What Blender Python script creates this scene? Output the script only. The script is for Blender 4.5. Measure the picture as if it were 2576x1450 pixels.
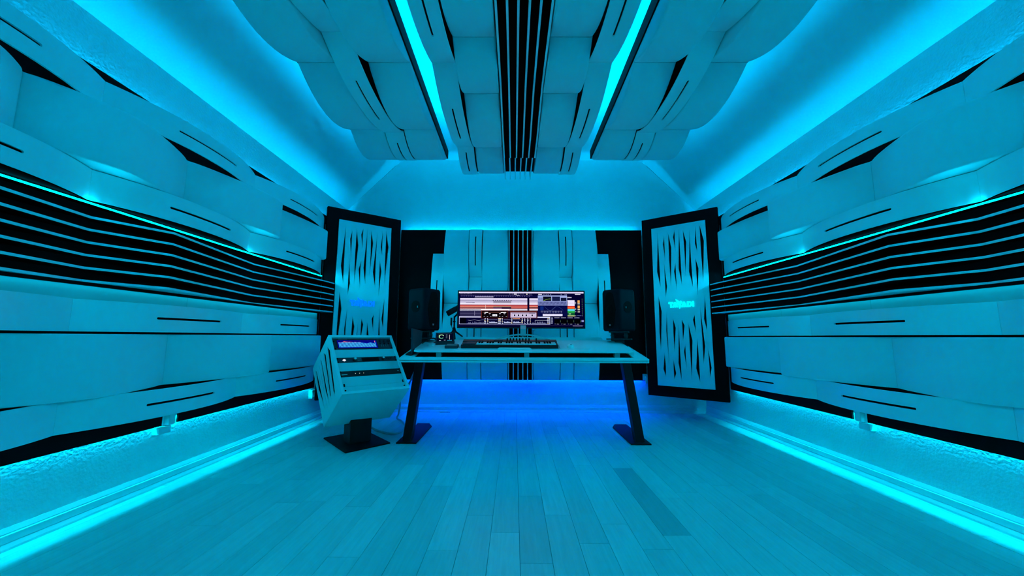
import bpy, bmesh, math, random
from mathutils import Vector, Matrix
from mathutils.geometry import tessellate_polygon

random.seed(7)
SC = bpy.context.scene
COL = SC.collection
for o in list(bpy.data.objects):
    bpy.data.objects.remove(o, do_unlink=True)

# ------------------------------------------------------------------ camera
CAM_POS = Vector((-0.0829, 0.0, 0.92))
YAW, PITCH, ROLL, FPX = math.radians(-0.355), math.radians(7.242), math.radians(0.224), 967.1
fw = Vector((math.sin(YAW) * math.cos(PITCH), math.cos(YAW) * math.cos(PITCH), math.sin(PITCH)))
rt = Vector((math.cos(YAW), -math.sin(YAW), 0.0))
up = rt.cross(fw)
rt2 = rt * math.cos(ROLL) + up * math.sin(ROLL)
up2 = rt2.cross(fw)
cd = bpy.data.cameras.new('camera')
cam = bpy.data.objects.new('camera', cd)
COL.objects.link(cam)
R3 = Matrix((rt2, up2, -fw)).transposed()
cam.matrix_world = Matrix.Translation(CAM_POS) @ R3.to_4x4()
cd.sensor_width = 36.0
cd.lens = FPX / 2576.0 * 36.0
cd.clip_start = 0.01
SC.camera = cam

# ------------------------------------------------------------------ world, exposure
w = bpy.data.worlds.new('world')
SC.world = w
w.use_nodes = True
w.node_tree.nodes['Background'].inputs[0].default_value = (0, 0, 0, 1)
w.node_tree.nodes['Background'].inputs[1].default_value = 0.0
SC.view_settings.view_transform = 'Standard'
SC.view_settings.look = 'None'
SC.view_settings.gamma = 1.0
SC.view_settings.use_curve_mapping = False
SC.view_settings.exposure = 0.55
SC.cycles.diffuse_bounces = 4
SC.cycles.glossy_bounces = 2
SC.cycles.max_bounces = 5
SC.cycles.adaptive_threshold = 0.2
SC.cycles.adaptive_min_samples = 16
SC.cycles.caustics_reflective = False
SC.cycles.caustics_refractive = False

# strip strengths (the room is lit by its LED strips only)
CYAN = (0.0, 0.47, 1.0)
CYAN_LOW = (0.0, 0.66, 1.0)
BLUE = (0.0, 0.02, 1.0)
E_WALL_TOP = 150.0
E_WALL_BOT = 180.0
E_MID_UP = 225.0
E_MID_TOP = 19.0
E_MID_LOW = 4.2
E_CLOUD = 64.0
E_CLOUD_OUT = 95.0
E_FRONT_TOP = 185.0
E_FRONT_BLUE = 72.0

# ------------------------------------------------------------------ room numbers
XW, DEPTH, YB, ZW, ZC, XC = 2.28, 4.88, -1.4, 2.57, 3.26, 1.59

# ------------------------------------------------------------------ materials
MATS = {}


def new_mat(name):
    m = bpy.data.materials.new(name)
    m.use_nodes = True
    MATS[name] = m
    nt = m.node_tree
    return m, nt, nt.nodes['Principled BSDF']


def noise_bump(nt, bsdf, scale, strength, dist=0.002, detail=4.0, stretch=None):
    tc = nt.nodes.new('ShaderNodeTexCoord')
    nz = nt.nodes.new('ShaderNodeTexNoise')
    nz.inputs['Scale'].default_value = scale
    nz.inputs['Detail'].default_value = detail
    src = tc.outputs['Object']
    if stretch:
        mp = nt.nodes.new('ShaderNodeMapping')
        mp.inputs['Scale'].default_value = stretch
        nt.links.new(src, mp.inputs['Vector'])
        src = mp.outputs['Vector']
    nt.links.new(src, nz.inputs['Vector'])
    bp = nt.nodes.new('ShaderNodeBump')
    bp.inputs['Strength'].default_value = strength
    bp.inputs['Distance'].default_value = dist
    nt.links.new(nz.outputs['Fac'], bp.inputs['Height'])
    nt.links.new(bp.outputs['Normal'], bsdf.inputs['Normal'])
    return nz


def plain(name, col, rough=0.5, spec=0.5, metal=0.0, bump=None, var=0.0, vscale=6.0, coat=0.0):
    m, nt, b = new_mat(name)
    b.inputs['Base Color'].default_value = (*col, 1)
    b.inputs['Roughness'].default_value = rough
    b.inputs['Specular IOR Level'].default_value = spec
    b.inputs['Metallic'].default_value = metal
    b.inputs['Coat Weight'].default_value = coat
    if bump:
        noise_bump(nt, b, *bump)
    if var > 0:
        tc = nt.nodes.new('ShaderNodeTexCoord')
        nz = nt.nodes.new('ShaderNodeTexNoise')
        nz.inputs['Scale'].default_value = vscale
        nt.links.new(tc.outputs['Object'], nz.inputs['Vector'])
        cr = nt.nodes.new('ShaderNodeValToRGB')
        cr.color_ramp.elements[0].color = (*[c * (1 - var) for c in col], 1)
        cr.color_ramp.elements[1].color = (*[min(1, c * (1 + var)) for c in col], 1)
        cr.color_ramp.elements[0].position = 0.3
        cr.color_ramp.elements[1].position = 0.7
        nt.links.new(nz.outputs['Fac'], cr.inputs['Fac'])
        nt.links.new(cr.outputs['Color'], b.inputs['Base Color'])
    return m


def emit(name, col, strength):
    m = bpy.data.materials.new(name)
    m.use_nodes = True
    nt = m.node_tree
    nt.nodes.remove(nt.nodes['Principled BSDF'])
    e = nt.nodes.new('ShaderNodeEmission')
    e.inputs[0].default_value = (*col, 1)
    e.inputs[1].default_value = strength
    nt.links.new(e.outputs[0], nt.nodes['Material Output'].inputs[0])
    MATS[name] = m
    return m


def wood():
    m, nt, b = new_mat('wood_plank')
    b.inputs['Roughness'].default_value = 0.36
    b.inputs['Specular IOR Level'].default_value = 0.45
    oi = nt.nodes.new('ShaderNodeObjectInfo')
    tc = nt.nodes.new('ShaderNodeTexCoord')
    mp = nt.nodes.new('ShaderNodeMapping')
    mp.inputs['Scale'].default_value = (26.0, 1.6, 1.0)
    add = nt.nodes.new('ShaderNodeVectorMath')
    add.operation = 'ADD'
    sc = nt.nodes.new('ShaderNodeVectorMath')
    sc.operation = 'SCALE'
    sc.inputs[0].default_value = (37.0, 91.0, 13.0)
    nt.links.new(oi.outputs['Random'], sc.inputs['Scale'])
    nt.links.new(tc.outputs['Object'], add.inputs[0])
    nt.links.new(sc.outputs[0], add.inputs[1])
    nt.links.new(add.outputs[0], mp.inputs['Vector'])
    nz = nt.nodes.new('ShaderNodeTexNoise')
    nz.inputs['Scale'].default_value = 2.2
    nz.inputs['Detail'].default_value = 3.0
    nz.inputs['Roughness'].default_value = 0.6
    nz.inputs['Distortion'].default_value = 0.5
    nt.links.new(mp.outputs[0], nz.inputs['Vector'])
    cr = nt.nodes.new('ShaderNodeValToRGB')
    cr.color_ramp.elements[0].position = 0.25
    cr.color_ramp.elements[0].color = (0.74, 0.745, 0.70, 1)
    cr.color_ramp.elements[1].position = 0.75
    cr.color_ramp.elements[1].color = (0.86, 0.86, 0.82, 1)
    nt.links.new(nz.outputs['Fac'], cr.inputs['Fac'])
    hsv = nt.nodes.new('ShaderNodeHueSaturation')
    mr = nt.nodes.new('ShaderNodeMapRange')
    mr.inputs['To Min'].default_value = 0.90
    mr.inputs['To Max'].default_value = 1.06
    nt.links.new(oi.outputs['Random'], mr.inputs['Value'])
    nt.links.new(mr.outputs[0], hsv.inputs['Value'])
    nt.links.new(cr.outputs['Color'], hsv.inputs['Color'])
    # object colour lets single boards be a darker piece of timber
    mx = nt.nodes.new('ShaderNodeMix')
    mx.data_type = 'RGBA'
    mx.blend_type = 'MULTIPLY'
    mx.inputs['Factor'].default_value = 1.0
    nt.links.new(hsv.outputs[0], mx.inputs['A'])
    nt.links.new(oi.outputs['Color'], mx.inputs['B'])
    nt.links.new(mx.outputs['Result'], b.inputs['Base Color'])
    bp = nt.nodes.new('ShaderNodeBump')
    bp.inputs['Strength'].default_value = 0.12
    bp.inputs['Distance'].default_value = 0.001
    nt.links.new(nz.outputs['Fac'], bp.inputs['Height'])
    nt.links.new(bp.outputs[0], b.inputs['Normal'])
    return m


def screen_mat():
    m = bpy.data.materials.new('screen_picture')
    m.use_nodes = True
    nt = m.node_tree
    nt.nodes.remove(nt.nodes['Principled BSDF'])
    a = nt.nodes.new('ShaderNodeVertexColor')
    a.layer_name = 'Col'
    e = nt.nodes.new('ShaderNodeEmission')
    e.inputs[1].default_value = 0.78
    nt.links.new(a.outputs[0], e.inputs[0])
    nt.links.new(e.outputs[0], nt.nodes['Material Output'].inputs[0])
    MATS['screen_picture'] = m


plain('plaster', (0.82, 0.82, 0.82), 0.85, 0.2, bump=(70.0, 0.6, 0.006, 2.0))
plain('ceiling_paint', (0.80, 0.80, 0.80), 0.9, 0.15)
plain('white_lacquer', (0.84, 0.85, 0.86), 0.30, 0.5)
plain('white_fabric', (0.80, 0.81, 0.83), 0.95, 0.1, bump=(600.0, 0.25, 0.001, 0.0))
plain('black_board', (0.002, 0.002, 0.003), 0.7, 0.08)
plain('black_slat', (0.002, 0.002, 0.003), 0.5, 0.15)
plain('black_metal', (0.003, 0.003, 0.004), 0.55, 0.18)
plain('black_plastic', (0.008, 0.008, 0.010), 0.4, 0.35)
plain('speaker_paint', (0.0035, 0.0045, 0.009), 0.7, 0.10)
plain('deep_black', (0.002, 0.002, 0.002), 0.8, 0.1)
plain('matte_black', (0.001, 0.001, 0.001), 1.0, 0.0)
plain('desk_white', (0.82, 0.83, 0.84), 0.35, 0.5)
plain('rack_white', (0.78, 0.79, 0.80), 0.45, 0.4)
plain('blank_panel', (0.62, 0.63, 0.64), 0.5, 0.4)
plain('grey_metal', (0.20, 0.21, 0.23), 0.4, 0.5, 0.6)
plain('dark_blue_grey', (0.022, 0.026, 0.04), 0.5, 0.35)
plain('stand_silver', (0.42, 0.44, 0.46), 0.4, 0.5)
plain('white_plastic', (0.80, 0.80, 0.80), 0.4, 0.5)
plain('key_white', (0.85, 0.85, 0.85), 0.3, 0.5)
plain('cable_white', (0.45, 0.46, 0.48), 0.5, 0.4)
plain('baseboard_paint', (0.80, 0.80, 0.80), 0.35, 0.5)
plain('diffuser_panel', (0.50, 0.54, 0.54), 0.55, 0.4)
wood()
screen_mat()
emit('led_cyan_wall_top', CYAN, E_WALL_TOP)
emit('led_cyan_wall_bottom', CYAN_LOW, E_WALL_BOT)
emit('led_cyan_mid_up', CYAN_LOW, E_MID_UP)
emit('led_cyan_mid_top', CYAN_LOW, E_MID_TOP)
emit('led_cyan_mid_low', CYAN_LOW, E_MID_LOW)
emit('led_cyan_cloud', CYAN, E_CLOUD)
emit('led_cyan_cloud_outer', CYAN, E_CLOUD_OUT)
emit('led_cyan_front', CYAN, E_FRONT_TOP)
emit('led_blue_front', BLUE, E_FRONT_BLUE)
emit('logo_cyan', (0.0, 0.85, 1.0), 1.15)
emit('logo_blue', (0.0, 0.16, 1.0), 0.95)
for _m in ('logo_cyan', 'logo_blue', 'screen_picture'):
    MATS[_m].cycles.emission_sampling = 'NONE'

# ------------------------------------------------------------------ mesh helpers
WORLD = {}


def mk(name, geo, mat, parent=None, smooth=False, bevel=0.0, seg=2, xf=None, angle=40):
    """one mesh object from (verts, faces) given in world space"""
    verts, faces = geo
    vs = [Vector(v) for v in verts]
    if xf is not None:
        vs = [xf @ v for v in vs]
    lo = Vector((min(v.x for v in vs), min(v.y for v in vs), min(v.z for v in vs)))
    hi = Vector((max(v.x for v in vs), max(v.y for v in vs), max(v.z for v in vs)))
    c = (lo + hi) / 2
    if parent is None:
        c.z = lo.z
    me = bpy.data.meshes.new(name)
    me.from_pydata([v - c for v in vs], [], faces)
    bm = bmesh.new()
    bm.from_mesh(me)
    bmesh.ops.remove_doubles(bm, verts=bm.verts, dist=1e-6)
    bmesh.ops.recalc_face_normals(bm, faces=bm.faces)
    if bevel > 0:
        ed = [e for e in bm.edges if len(e.link_faces) == 2 and e.calc_face_angle(0) > math.radians(30)]
        bmesh.ops.bevel(bm, geom=ed, offset=bevel, segments=seg, profile=0.5, affect='EDGES', clamp_overlap=True)
    for f in bm.faces:
        f.smooth = smooth
    if smooth:
        for e in bm.edges:
            if len(e.link_faces) == 2 and e.calc_face_angle(0) > math.radians(angle):
                e.smooth = False
    bm.to_mesh(me)
    bm.free()
    me.materials.append(MATS[mat])
    o = bpy.data.objects.new(name, me)
    COL.objects.link(o)
    place(o, c, parent)
    return o


def place(o, c, parent):
    o.location = c
    WORLD[o.name] = Matrix.Translation(c)
    if parent is not None:
        o.parent = parent
        o.matrix_parent_inverse = WORLD[parent.name].inverted()


def thing(name, label, cat, loc, group=None):
    o = bpy.data.objects.new(name, None)
    o.empty_display_size = 0.1
    COL.objects.link(o)
    o.location = loc
    WORLD[o.name] = Matrix.Translation(Vector(loc))
    tag(o, label, cat, group)
    return o


def tag(o, label, cat, group=None):
    o['label'] = label
    o['category'] = cat
    if group:
        o['group'] = group
    return o


def struct(o):
    o['kind'] = 'structure'
    return o


def lab(o, label):
    o['label'] = label
    return o


def join(geos):
    V, F = [], []
    for v, f in geos:
        n = len(V)
        V += list(v)
        F += [[i + n for i in q] for q in f]
    return V, F


def box(x0, x1, y0, y1, z0, z1):
    v = [(x0, y0, z0), (x1, y0, z0), (x1, y1, z0), (x0, y1, z0), (x0, y0, z1), (x1, y0, z1), (x1, y1, z1), (x0, y1, z1)]
    f = [[0, 3, 2, 1], [4, 5, 6, 7], [0, 1, 5, 4], [1, 2, 6, 5], [2, 3, 7, 6], [3, 0, 4, 7]]
    return v, f


def quad(x0, x1, y0, y1, z, up=True):
    v = [(x0, y0, z), (x1, y0, z), (x1, y1, z), (x0, y1, z)]
    return v, [[0, 1, 2, 3] if up else [0, 3, 2, 1]]


def led_strip(x0, x1, y0, y1, z, mat, label, up=True):
    """LED tape: a thin carrier with the glowing face up or down"""
    o = thing('led_strip', label, 'led strip', ((x0 + x1) / 2, (y0 + y1) / 2, z), 'LED strips behind the panels')
    d = 0.0025 if up else -0.0025
    mk('carrier_tape', box(x0, x1, y0, y1, min(z - d, z - d * .1), max(z - d, z - d * .1)), 'white_plastic', o)
    mk('glowing_face', quad(x0, x1, y0, y1, z, up), mat, o)
    return o


def hexa(b, t):
    """8-corner solid from bottom loop b and top loop t"""
    n = len(b)
    f = [list(range(n))[::-1], [n + i for i in range(n)]]
    for i in range(n):
        j = (i + 1) % n
        f.append([i, j, n + j, n + i])
    return list(b) + list(t), f


def solid(verts, faces, back):
    """close a sheet: back(i) gives the back position of vertex i"""
    n = len(verts)
    V = list(verts) + [back(i) for i in range(n)]
    F = [list(f) for f in faces] + [[n + i for i in f][::-1] for f in faces]
    cnt = {}
    for f in faces:
        for a, b in zip(f, list(f[1:]) + [f[0]]):
            k = (min(a, b), max(a, b))
            cnt[k] = cnt.get(k, 0) + 1
    for (a, b), c in cnt.items():
        if c == 1:
            F.append([a, b, n + b, n + a])
    return V, F


def prism(loops, fmap, d0, d1):
    """2D outline with holes, extruded between depths d0 and d1; fmap(u, v, d) -> xyz"""
    loops3 = [[Vector((p[0], p[1], 0)) for p in lp] for lp in loops]
    flat = [p for lp in loops3 for p in lp]
    tris = tessellate_polygon(loops3)
    n = len(flat)
    V = [fmap(p.x, p.y, d0) for p in flat] + [fmap(p.x, p.y, d1) for p in flat]
    F = []
    for t in tris:
        F.append(list(t))
        F.append([n + i for i in t][::-1])
    k = 0
    for lp in loops3:
        m = len(lp)
        for i in range(m):
            a, b = k + i, k + (i + 1) % m
            F.append([a, b, n + b, n + a])
        k += m
    return V, F


def tube(path, r, seg=10, cap=True):
    pts = [Vector(p) for p in path]
    V, F = [], []
    prev = None
    for i, p in enumerate(pts):
        d = (pts[min(i + 1, len(pts) - 1)] - pts[max(i - 1, 0)]).normalized()
        a = Vector((0, 0, 1)) if abs(d.z) < 0.9 else Vector((1, 0, 0))
        if prev is None:
            u = d.cross(a).normalized()
        else:
            u = (prev - d * prev.dot(d)).normalized()
        prev = u
        v = d.cross(u)
        rr = r[i] if isinstance(r, (list, tuple)) else r
        for k in range(seg):
            t = 2 * math.pi * k / seg
            V.append(p + u * (rr * math.cos(t)) + v * (rr * math.sin(t)))
    for i in range(len(pts) - 1):
        for k in range(seg):
            a, b = i * seg + k, i * seg + (k + 1) % seg
            F.append([a, b, b + seg, a + seg])
    if cap:
        F.append(list(range(seg))[::-1])
        F.append([(len(pts) - 1) * seg + k for k in range(seg)])
    return V, F


def smooth_path(pts, n=8):
    P = [Vector(p) for p in pts]
    out = []
    for i in range(len(P) - 1):
        p0, p1, p2, p3 = P[max(i - 1, 0)], P[i], P[i + 1], P[min(i + 2, len(P) - 1)]
        for k in range(n):
            t = k / n
            out.append(0.5 * ((2 * p1) + (p2 - p0) * t + (2 * p0 - 5 * p1 + 4 * p2 - p3) * t * t + (3 * p1 - p0 - 3 * p2 + p3) * t ** 3))
    out.append(P[-1])
    return out


def rrect(x0, x1, y0, y1, r, n=6):
    out = []
    for cx, cy, a0 in ((x1 - r, y1 - r, 0), (x0 + r, y1 - r, 90), (x0 + r, y0 + r, 180), (x1 - r, y0 + r, 270)):
        for k in range(n + 1):
            a = math.radians(a0 + 90 * k / n)
            out.append((cx + r * math.cos(a), cy + r * math.sin(a)))
    return out


def extrude_y(profile, y0, y1, n=1):
    """closed (x, z) profile swept along y"""
    m = len(profile)
    b = [(x, y0, z) for x, z in profile]
    t = [(x, y1, z) for x, z in profile]
    return hexa(b, t)


# ---- acoustic panel pieces in a (t along, s across, h out) frame
def ribbon(M, t0, t1, s0, s1, slot=None, hmid=0.15, hend=0.032, thick=0.010, power=2.2, n=36):
    sc = (s0 + s1) / 2
    r = 0.0065
    ts = [t0 + (t1 - t0) * i / n for i in range(n + 1)]
    if slot:
        a, b = slot
        ts = [t for t in ts if not (a - 0.02 < t < a + 0.02 or b - 0.02 < t < b + 0.02)]
        for k in range(7):
            e = r * (1 - math.cos(math.pi / 2 * k / 6))
            ts += [a + e, b - e]
        ts = sorted(ts)

    def hh(t):
        u = (2 * t - t0 - t1) / (t1 - t0)
        return hend + (hmid - hend) * (1 - abs(u) ** power)

    V, F = [], []
    for t in ts:
        w = 0.0
        if slot and slot[0] <= t <= slot[1]:
            w = r
            for e in slot:
                if abs(t - e) < r:
                    w = min(w, math.sqrt(max(0.0, r * r - (r - abs(t - e)) ** 2)))
        V += [(t, s0), (t, sc - w), (t, sc + w), (t, s1)]
    for i in range(len(ts) - 1):
        a, b = 4 * i, 4 * i + 4
        F.append([a, a + 1, b + 1, b])
        F.append([a + 2, a + 3, b + 3, b + 2])
        inside = slot and slot[0] - 1e-9 <= (ts[i] + ts[i + 1]) / 2 <= slot[1] + 1e-9
        if not inside:
            pass
    front = [M(t, s, hh(t)) for t, s in V]
    backp = [M(t, s, hh(t) - thick) for t, s in V]
    # weld the middle seam outside the slot
    idx = {}
    remap = []
    FV, BV = [], []
    for i, (t, s) in enumerate(V):
        k = (round(t, 6), round(s, 6))
        if k not in idx:
            idx[k] = len(FV)
            FV.append(front[i])
            BV.append(backp[i])
        remap.append(idx[k])
    FF = []
    for f in F:
        g = []
        for i in f:
            if remap[i] not in g:
                g.append(remap[i])
        if len(g) >= 3:
            FF.append(g)
    return solid(FV, FF, lambda i: BV[i])


def interp(pts, n=40):
    P = smooth_path([(a, b, 0) for a, b in pts], 6)
    return [(p.x, p.y) for p in P]


def fabric(M, prof, s0, s1, r=0.012):
    """upholstered dome: prof is a list of (t, h); long edges are rolled over with radius r"""
    P = interp(prof)
    rows = []
    for s, k in ((s0, -1.0), (s0 + 0.2 * r, -0.45), (s0 + 0.6 * r, -0.12), (s0 + 1.3 * r, 0.0),
                 ((s0 + s1) / 2, 0.0), (s1 - 1.3 * r, 0.0), (s1 - 0.6 * r, -0.12), (s1 - 0.2 * r, -0.45), (s1, -1.0)):
        rows.append((s, k * r))
    V, F = [], []
    for t, h in P:
        for s, dh in rows:
            V.append((t, s, max(0.006, h + dh)))
    m = len(rows)
    for i in range(len(P) - 1):
        for j in range(m - 1):
            a = i * m + j
            F.append([a, a + 1, a + m + 1, a + m])
    return solid([M(*v) for v in V], F, lambda i: M(V[i][0], V[i][1], 0.001))


def dome(t0, t1, hmin=0.03, peak=0.15, p=2.0):
    L = t1 - t0
    return [(t0 + 0.001 + (L - 0.002) * (u + 1) / 2, hmin + (peak - hmin) * (1 - abs(u) ** p)) for u in
            (-1, -0.93, -0.8, -0.6, -0.35, 0, 0.35, 0.6, 0.8, 0.93, 1)]


def slat(M, poly, s, thick=0.012, band=0.004, name='slat', parent=None, inset=0.0015):
    """fin with a black body and a light edge band on its front"""
    V, F = [], []
    for t, h in poly:
        V += [(t, s - thick / 2 + inset, 0.0), (t, s - thick / 2 + inset, h - band), (t, s + thick / 2 - inset, h - band), (t, s + thick / 2 - inset, 0.0)]
    m = len(poly)
    for i in range(m - 1):
        a, b = 4 * i, 4 * i + 4
        for j in range(4):
            k = (j + 1) % 4
            F.append([a + j, a + k, b + k, b + j])
    F.append([0, 1, 2, 3])
    F.append([4 * m - 4 + i for i in (3, 2, 1, 0)])
    o = mk(name, ([M(*v) for v in V], F), 'black_slat', parent)
    V2 = []
    for t, h in poly:
        V2 += [(t, s - thick / 2, h - band), (t, s - thick / 2, h), (t, s + thick / 2, h), (t, s + thick / 2, h - band)]
    mk('edge_band', ([M(*v) for v in V2], F), 'white_lacquer', o)
    return o


# ================================================================== SHELL
fl = struct(mk('floor', box(-XW, XW, YB, DEPTH, -0.06, -0.012), 'black_board'))
# planks, running towards the desk wall
KNOWN = {0: [1.704, 2.375], -1: [1.952], 1: [2.135, 3.179], 2: [1.859], 3: [2.042], 5: [1.936, 2.862], 7: [2.443],
         -3: [1.793, 2.65], -2: [2.125], -6: [1.737], -9: [2.282]}
PW = 0.1345
k = -17
while True:
    x0 = -0.056 + k * PW
    if x0 > XW:
        break
    x1 = min(x0 + PW, XW - 0.001)
    xa = max(x0, -XW + 0.001)
    if x1 - xa > 0.01:
        cuts = list(KNOWN.get(k, []))
        y = cuts[-1] if cuts else 1.2 + random.random() * 1.2
        if not cuts:
            cuts = [y]
        while y < DEPTH:
            y += random.uniform(0.8, 1.5)
            cuts.append(y)
        y = cuts[0]
        while y > YB:
            y -= random.uniform(0.8, 1.5)
            cuts.insert(0, y)
        cuts = [min(max(c, YB + 0.001), DEPTH - 0.001) for c in cuts]
        for a, b in zip(cuts, cuts[1:]):
            if b - a < 0.05:
                continue
            pl = mk('plank', box(xa + 0.0009, x1 - 0.0009, a + 0.0009, b - 0.0009, -0.0125, 0.0), 'wood_plank', fl)
            if k == 5 and abs(a - 1.936) < 0.01:
                pl.color = (0.74, 0.76, 0.78, 1)
            elif k == 0 and abs(a - 1.704) < 0.01:
                pl.color = (0.82, 0.84, 0.84, 1)
            else:
                g = random.uniform(0.95, 1.02)
                pl.color = (g, g, g, 1)
    k += 1

struct(mk('wall_left', box(-XW - 0.08, -XW, YB, DEPTH, 0.0, ZW), 'plaster'))
struct(mk('wall_right', box(XW, XW + 0.08, YB, DEPTH, 0.0, ZW), 'plaster'))
gable = [(-XW, 0), (XW, 0), (XW, ZW), (XC, ZC), (-XC, ZC), (-XW, ZW)]
struct(mk('wall_front', hexa([(x, DEPTH, z) for x, z in gable], [(x, DEPTH + 0.08, z) for x, z in gable]), 'plaster'))
struct(mk('wall_back', hexa([(x, YB - 0.08, z) for x, z in gable], [(x, YB, z) for x, z in gable]), 'plaster'))
cp = [(-XW, ZW), (-XC - 0.09, ZC - 0.085), (-XC - 0.02, ZC - 0.028), (-XC + 0.05, ZC - 0.004), (-XC + 0.10, ZC)]
cp = cp + [(-x, z) for x, z in cp[::-1]]
cv = [(x, y, z) for x, z in cp for y in (YB, DEPTH)]
cf = [[2 * i, 2 * i + 1, 2 * i + 3, 2 * i + 2] for i in range(len(cp) - 1)]
struct(mk('ceiling', solid(cv, cf, lambda i: (cv[i][0] * 1.02, cv[i][1], cv[i][2] + 0.07)), 'ceiling_paint', smooth=True, angle=20))

BP = [(0.0, 0.0), (0.026, 0.0), (0.026, 0.010), (0.018, 0.028), (0.0155, 0.030), (0.0175, 0.033), (0.0175, 0.062), (0.012, 0.066), (0.0125, 0.070), (0.003, 0.0905), (0.0, 0.0905)]
for side, sg in (('left', -1), ('right', 1)):
    prof = [(sg * (XW - x), z) for x, z in BP]
    struct(mk('baseboard_' + side, extrude_y(prof, YB, DEPTH - 0.026), 'baseboard_paint'))
pf = [(DEPTH - x, z) for x, z in BP]
struct(mk('baseboard_front', hexa([(-XW, y, z) for y, z in pf], [(XW, y, z) for y, z in pf]), 'baseboard_paint'))

# ================================================================== SIDE WALL PANELS
BX = 2.25                      # board face
Y0P, Y1P = -0.5, 4.17
ROWS = ((2.075, 2.233), (1.592, 1.750), (0.938, 1.096), (0.457, 0.615))
FROWS = ((1.754, 2.068), (0.619, 0.926))
RJ = [-0.50, 0.67, 1.84, 3.01, 4.17]
FP = [
    [(-0.499, .010), (-0.44, .06), (-0.25, .145), (0.05, .180), (0.40, .16), (0.60, .075), (0.669, .010)],
    [(0.671, .010), (0.72, .06), (0.85, .135), (1.1, .180), (1.35, .135), (1.49, .06), (1.539, .010)],
    [(1.541, .010), (1.59, .055), (1.72, .12), (1.90, .170), (2.10, .128), (2.30, .060), (2.399, .010)],
    [(2.401, .010), (2.46, .046), (2.60, .092), (2.77, .136), (2.95, .166), (3.07, .175), (3.17, .166), (3.236, .132), (3.264, .04)],
    [(3.268, .012), (3.34, .035), (3.56, .080), (3.83, .112), (4.05, .120), (4.125, .102), (4.155, .04)],
]
SLATP = [(-0.5, 0.13), (0.75, 0.225), (1.85, 0.05), (2.15, 0.205), (3.11, 0.022), (4.10, 0.145), (4.26, 0.150)]
SLZ = [1.505 - 0.064 * i for i in range(6)]

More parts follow.
